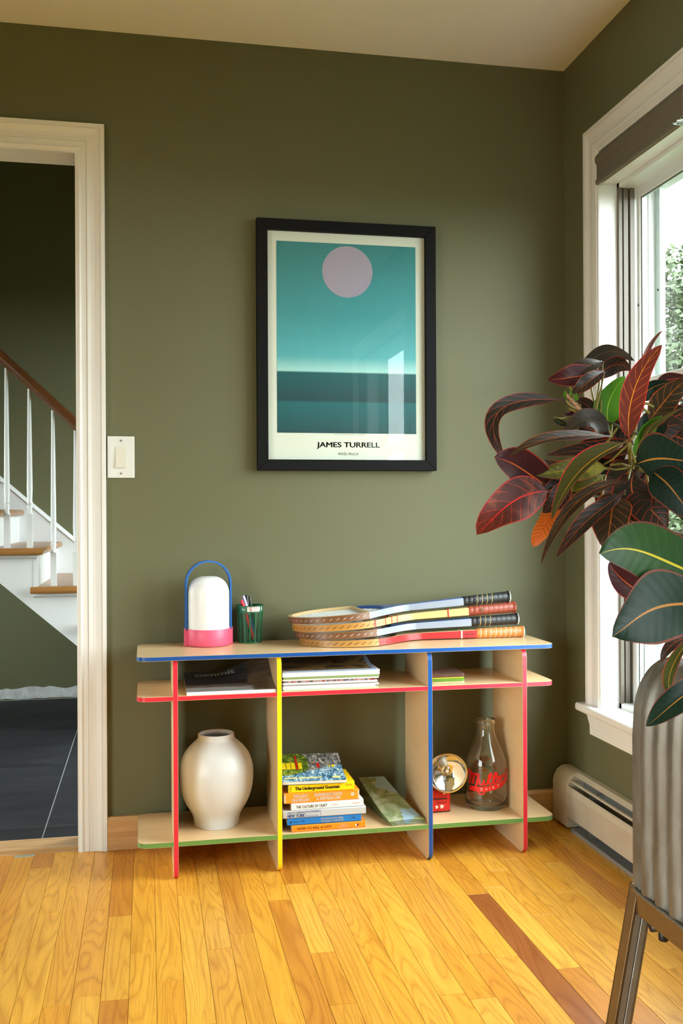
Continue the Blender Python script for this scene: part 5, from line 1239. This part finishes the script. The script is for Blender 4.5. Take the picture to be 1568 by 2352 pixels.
def leaf(kind, base, mid, tip, wpx, roll=0.0, fold=.25, wave=.06, sharp=.8, nL=18, nW=8):
    """base/mid/tip: (photo x, photo y, distance along the view axis); wpx half width in photo pixels; roll turns the blade about its midrib"""
    P0, P1, P2 = (at_d(*q) for q in (base, mid, tip)); ctrl = P1 * 2 - (P0 + P2) * .5
    W = wpx * (base[2] + tip[2]) / 2 / FPX; vs = []; uvs = []
    rnd = random.Random(int(base[0] * 7 + tip[1] * 3)); ph = rnd.uniform(0, 6); tw = rnd.uniform(-22, 22); sw = rnd.uniform(-.10, .10); wave *= 1.5
    prevs = None
    for i in range(nL + 1):
        t_ = i / nL; p = P0 * (1 - t_) ** 2 + ctrl * 2 * t_ * (1 - t_) + P2 * t_ ** 2
        tg_ = ((ctrl - P0) * (1 - t_) + (P2 - ctrl) * t_).normalized(); vd = (CAM - p).normalized()
        sd = tg_.cross(vd).normalized(); sd = Matrix.Rotation(math.radians(roll + tw * (t_ - .4)), 3, tg_) @ sd
        if prevs is not None and sd.dot(prevs) < 0: sd = -sd
        prevs = sd; nm = sd.cross(tg_).normalized()
        if nm.dot(vd) < 0: nm = -nm
        if t_ < .07: w_ = .0022
        else:
            s_ = (t_ - .07) / .93; w_ = W * (math.sin(PI * s_ ** .80) ** sharp if 0 < s_ < 1 else 0) + .0006 + .0016 * (1 - s_)
        p = p + sd * (sw * W * math.sin(2.2 * PI * t_ + ph))
        for j in range(nW + 1):
            q = 2 * j / nW - 1; k = w_ * q * (1 + .07 * math.sin(9 * t_ + ph * 2 + (2 if q > 0 else 0)))
            up_ = fold * abs(q) * w_ + wave * W * math.sin(7 * t_ + ph + (1.2 if q > 0 else 0)) * q * q
            vs.append(p + sd * k * math.cos(min(1.2, fold)) + nm * up_); uvs.append((t_, j / nW))
    R = nW + 1; fs = [(i * R + j, i * R + j + 1, (i + 1) * R + j + 1, (i + 1) * R + j) for i in range(nL) for j in range(nW)]
    O = ORG[cro.name]; me = bpy.data.meshes.new('leaf'); me.from_pydata([tuple(v - O) for v in vs], [], fs)
    ul = me.uv_layers.new(name='UVMap')
    for lp_ in me.loops: ul.data[lp_.index].uv = uvs[lp_.vertex_index]
    me.polygons.foreach_set('use_smooth', [True] * len(me.polygons)); me.materials.append(LM[kind]); me.update()
    o = bpy.data.objects.new('leaf', me); COL.objects.link(o); o.parent = cro; ORG[o.name] = O; LEAVES.append((o, P0)); return o
Z1 = lambda x, y, d: (1068 + x / 3.136, 700 + y / 3.136, d)     # coordinates read off an enlarged crop of the plant
# back layer
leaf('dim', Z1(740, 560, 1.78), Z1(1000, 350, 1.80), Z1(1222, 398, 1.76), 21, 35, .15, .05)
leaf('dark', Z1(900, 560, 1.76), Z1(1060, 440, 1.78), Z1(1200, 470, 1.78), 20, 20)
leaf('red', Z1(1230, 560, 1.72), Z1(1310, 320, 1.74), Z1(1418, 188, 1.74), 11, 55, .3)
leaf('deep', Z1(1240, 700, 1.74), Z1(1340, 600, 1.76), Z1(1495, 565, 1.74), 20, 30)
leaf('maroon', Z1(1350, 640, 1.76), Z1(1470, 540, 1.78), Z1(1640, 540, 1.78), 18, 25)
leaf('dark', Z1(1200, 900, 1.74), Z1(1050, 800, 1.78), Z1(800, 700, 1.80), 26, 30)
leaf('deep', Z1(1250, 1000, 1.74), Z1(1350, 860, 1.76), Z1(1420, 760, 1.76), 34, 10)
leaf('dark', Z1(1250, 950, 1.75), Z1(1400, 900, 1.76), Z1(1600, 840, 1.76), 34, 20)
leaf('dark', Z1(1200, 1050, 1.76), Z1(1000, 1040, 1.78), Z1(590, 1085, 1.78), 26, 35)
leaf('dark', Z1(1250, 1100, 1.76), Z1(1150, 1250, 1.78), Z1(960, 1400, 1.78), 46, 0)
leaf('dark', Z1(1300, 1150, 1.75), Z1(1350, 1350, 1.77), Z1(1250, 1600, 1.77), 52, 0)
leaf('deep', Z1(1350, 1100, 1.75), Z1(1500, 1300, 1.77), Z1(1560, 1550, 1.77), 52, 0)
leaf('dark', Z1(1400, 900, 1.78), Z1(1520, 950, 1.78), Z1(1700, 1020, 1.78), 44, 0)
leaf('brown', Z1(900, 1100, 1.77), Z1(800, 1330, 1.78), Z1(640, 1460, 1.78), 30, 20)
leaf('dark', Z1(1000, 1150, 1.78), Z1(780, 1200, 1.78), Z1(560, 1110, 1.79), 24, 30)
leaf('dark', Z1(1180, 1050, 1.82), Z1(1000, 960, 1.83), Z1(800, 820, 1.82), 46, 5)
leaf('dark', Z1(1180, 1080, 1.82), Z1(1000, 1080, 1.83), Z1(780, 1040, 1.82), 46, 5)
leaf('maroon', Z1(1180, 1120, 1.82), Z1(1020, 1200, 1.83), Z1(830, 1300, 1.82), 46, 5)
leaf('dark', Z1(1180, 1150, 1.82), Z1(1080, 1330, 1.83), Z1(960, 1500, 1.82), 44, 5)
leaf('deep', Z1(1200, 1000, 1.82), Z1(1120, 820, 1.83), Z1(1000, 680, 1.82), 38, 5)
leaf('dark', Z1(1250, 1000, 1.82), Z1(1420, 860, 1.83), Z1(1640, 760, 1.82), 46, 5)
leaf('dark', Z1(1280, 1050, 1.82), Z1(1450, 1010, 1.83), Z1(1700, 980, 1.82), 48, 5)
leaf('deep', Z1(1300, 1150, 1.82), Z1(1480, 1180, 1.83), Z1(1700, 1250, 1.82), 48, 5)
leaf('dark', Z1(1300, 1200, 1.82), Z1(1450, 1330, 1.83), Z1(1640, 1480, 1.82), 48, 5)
# upper left group
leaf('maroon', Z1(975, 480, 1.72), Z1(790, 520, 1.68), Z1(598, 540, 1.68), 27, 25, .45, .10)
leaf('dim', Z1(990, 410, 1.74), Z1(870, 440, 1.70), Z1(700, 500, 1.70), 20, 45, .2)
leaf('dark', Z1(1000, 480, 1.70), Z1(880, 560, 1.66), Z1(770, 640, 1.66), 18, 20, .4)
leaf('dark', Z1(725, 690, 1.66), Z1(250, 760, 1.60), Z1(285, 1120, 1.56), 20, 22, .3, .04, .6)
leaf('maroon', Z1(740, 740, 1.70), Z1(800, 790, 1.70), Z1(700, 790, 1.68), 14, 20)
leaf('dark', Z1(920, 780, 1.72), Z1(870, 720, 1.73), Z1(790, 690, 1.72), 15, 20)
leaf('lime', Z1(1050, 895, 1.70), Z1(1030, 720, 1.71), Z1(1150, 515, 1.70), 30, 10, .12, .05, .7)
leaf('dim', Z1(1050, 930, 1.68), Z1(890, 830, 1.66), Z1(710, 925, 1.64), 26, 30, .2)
# left, middle layer
leaf('brown', Z1(1060, 950, 1.66), Z1(640, 960, 1.58), Z1(320, 1092, 1.52), 17, 48, .25, .04)
leaf('maroon', Z1(640, 1345, 1.64), Z1(420, 1190, 1.58), Z1(215, 1100, 1.54), 44, 8, .15, .06, .65)
leaf('crimson', Z1(610, 1335, 1.60), Z1(350, 1420, 1.54), Z1(82, 1655, 1.50), 46, 6, .12, .06, .62)
leaf('orange', Z1(660, 1440, 1.64), Z1(585, 1580, 1.62), Z1(488, 1742, 1.62), 22, 10, .15, .05, .6)
leaf('dark', Z1(600, 1340, 1.66), Z1(500, 1420, 1.64), Z1(430, 1510, 1.64), 18, 10)
leaf('olive', Z1(1040, 1180, 1.64), Z1(760, 1190, 1.62), Z1(515, 1230, 1.60), 26, 15, .15, .08)
leaf('olive', Z1(1010, 1230, 1.66), Z1(880, 1300, 1.64), Z1(740, 1360, 1.64), 24, 10)
leaf('dark', Z1(760, 1250, 1.63), Z1(640, 1330, 1.61), Z1(525, 1400, 1.60), 20, 15)
leaf('dark', Z1(760, 1260, 1.62), Z1(660, 1400, 1.60), Z1(560, 1500, 1.60), 22, 0)
# right, middle layer
leaf('brown', Z1(1330, 850, 1.62), Z1(1440, 680, 1.60), Z1(1640, 520, 1.58), 30, 20, .25)
leaf('lime', Z1(1215, 1100, 1.58), Z1(1300, 920, 1.57), Z1(1420, 800, 1.56), 18, 25, .3)
leaf('margin', Z1(1300, 1010, 1.57), Z1(1350, 870, 1.56), Z1(1570, 740, 1.54), 8, 40, .3)
leaf('deep', Z1(1220, 1150, 1.56), Z1(1430, 1110, 1.52), Z1(1720, 1150, 1.46), 58, 10, .15, .05)
leaf('deep', Z1(1360, 1190, 1.54), Z1(1470, 1320, 1.50), Z1(1700, 1560, 1.46), 42, 15, .15, .05)
leaf('dark', Z1(1230, 1190, 1.60), Z1(1210, 1390, 1.58), Z1(1340, 1600, 1.56), 44, 5, .15)
leaf('dark', Z1(1320, 1300, 1.58), Z1(1330, 1450, 1.56), Z1(1450, 1620, 1.54), 46, 5, .15)
leaf('brown', Z1(1110, 1370, 1.58), Z1(1050, 1520, 1.54), Z1(1020, 1775, 1.52), 44, 8, .12, .05, .7)
# strong diagonals in front
leaf('dark', Z1(1150, 1340, 1.58), Z1(880, 1560, 1.52), Z1(655, 1810, 1.48), 20, 20, .3, .08)
leaf('brown', Z1(1170, 1265, 1.56), Z1(800, 1430, 1.50), Z1(545, 1868, 1.44), 15, 30, .3, .05)
leaf('margin', Z1(1170, 975, 1.56), Z1(840, 1190, 1.50), Z1(618, 1540, 1.46), 30, 48, .35, .06, .7)
leaf('red', Z1(1190, 990, 1.54), Z1(1210, 620, 1.52), Z1(1420, 292, 1.50), 27, 14, .2, .05, .62)
leaf('deep', Z1(640, 815, 1.66), Z1(690, 850, 1.66), Z1(760, 872, 1.66), 5, 10)
# large green leaves nearest the room
leaf('green', (1640, 1345, 1.44), (1500, 1275, 1.38), (1378, 1272, 1.34), 72, 6, .10, .05, .72, 24, 12)
leaf('deep', (1640, 1370, 1.44), (1520, 1400, 1.36), (1400, 1456, 1.32), 78, -6, .12, .07, .72, 24, 12)
leaf('deep', (1640, 1560, 1.50), (1555, 1610, 1.47), (1484, 1668, 1.46), 34, 15, .3, .08)
leaf('margin', (1600, 1450, 1.52), (1538, 1545, 1.50), (1556, 1606, 1.49), 14, 30, .4)
leaf('maroon', (1540, 1400, 1.52), (1440, 1340, 1.50), (1400, 1290, 1.50), 30, 10)
leaf('dark', (1600, 1460, 1.56), (1545, 1480, 1.54), (1518, 1520, 1.54), 14, 20)
# stems
STEM = basic('croton_stem', (.05, .045, .018), .6, var=.3, vscale=60)
O = ORG[cro.name]
def stem(pts, r_):
    for p_, q_ in zip(pts[:-1], pts[1:]):
        for k in range(12): STEMPTS.append(Vector(p_).lerp(Vector(q_), k / 12))
    STEMPTS.append(Vector(pts[-1]))
    b = MB(); b.tube(pts, [q * .6 for q in r_], 8); return obj('stem', b, STEM, cro, world=True, smooth=True)
rA, rB, rC = at_d(1448, 1070, 1.60), at_d(1335, 948, 1.68), at_d(1640, 1330, 1.50)
s0 = (-.345, -1.56, TT - .026); g1 = (-.36, -1.57, .95)
stem([s0, (-.35, -1.565, .85), g1, (-.41, -1.55, 1.02), tuple(rA)], [.012, .011, .009, .007, .005])
stem([(-.335, -1.54, TT - .026), (-.34, -1.52, .95), tuple(at_d(1500, 1010, 1.72)), tuple(rB)], [.011, .009, .006, .004])
stem([(-.35, -1.60, TT - .026), (-.36, -1.63, .80), tuple(at_d(1700, 1400, 1.50)), tuple(rC)], [.010, .009, .007, .005])
stem([g1, tuple(at_d(1500, 1220, 1.60)), tuple(at_d(1440, 1150, 1.60)), tuple(at_d(1300, 1130, 1.63))], [.007, .006, .005, .003])
# leaf stalks reach back to the nearest stem
PETI = basic('petiole_yellow', (.20, .17, .03), .5, var=.3, vscale=40)
for lf_, p0_ in LEAVES:
    q_ = min(STEMPTS, key=lambda v: (v - p0_).length); m_ = p0_.lerp(q_, .5) - Vector((0, 0, .12 * (q_ - p0_).length))
    b = MB(); b.tube([p0_, p0_.lerp(m_, .55), m_.lerp(q_, .45), q_], [.0016, .0018, .002, .0024], 6); obj('leaf_stalk', b, PETI, lf_, world=True, smooth=True)
# dry flower stalk with scales
b = MB(); random.seed(4); a_, c_ = at_d(1300, 905, 1.655), at_d(1334, 946, 1.67)
for i in range(90):
    p = a_.lerp(c_, random.random()) + Vector([random.gauss(0, .0028) for _ in range(3)]); d = Vector([random.gauss(0, 1) for _ in range(3)]).normalized() * .004; s_ = d.orthogonal().normalized() * .0016
    b.add([p - s_, p + s_, p + d], [(0, 1, 2)])
b.tube([a_, c_], .0025, 6); obj('flower_stalk', b, basic('dry_stalk', (.36, .20, .10), .8), cro, world=True)
for x, y in ((1297, 905), (1310, 903), (1322, 910)): leaf('lime', (x + 2, y + 10, 1.66), (x + 1, y + 3, 1.655), (x, y - 8, 1.65), 3, 10, .3, 0, .7, 6, 4)
for x0_, y0_, x1_, y1_ in ((1463, 1062, 1500, 1010), (1455, 1075, 1400, 1068), (1460, 1070, 1440, 1010), (1468, 1080, 1520, 1062), (1490, 950, 1460, 935), (1500, 935, 1470, 930)):
    b = MB(); b.tube([at_d(x0_, y0_, 1.575), at_d((x0_ + x1_) / 2, (y0_ + y1_) / 2 - 6, 1.57), at_d(x1_, y1_, 1.575)], .0022, 6); obj('petiole', b, basic('petiole_yellow', (.30, .28, .04), .5), cro, world=True, smooth=True)

# clear glass bird ornament hanging before the shade
gp = at_d(1566, 283, 2.37)
orn = thing('glass_ornament', 'small clear glass ornament hanging in front of the roller shade', 'ornament', tuple(gp))
b = MB(); b.tube([(-.028, 0, -.006), (-.018, 0, -.001), (-.004, 0, .003), (.010, 0, .002), (.024, 0, -.004), (.034, 0, -.008)], [.001, .004, .008, .009, .006, .001], 14); obj('body', b, clear_glass('ornament_glass', (.97, .99, 1), 1.5), orn, smooth=True)
b = MB(); b.add([(-.008, 0, .006), (.004, .0, .022), (.022, 0, .018), (.012, 0, .004), (-.008, .004, .006), (.004, .004, .022), (.022, .004, .018), (.012, .004, .004)], [(0, 1, 2, 3), (7, 6, 5, 4), (0, 4, 5, 1), (1, 5, 6, 2), (2, 6, 7, 3), (3, 7, 4, 0)]); obj('wing', b, MATS.get('ornament_glass') or bpy.data.materials['ornament_glass'], orn)
b = MB(); b.tube([(.003, 0, .008), (.003, 0, 2.08 - gp.z)], .0004, 5); obj('thread', b, GUT, orn)
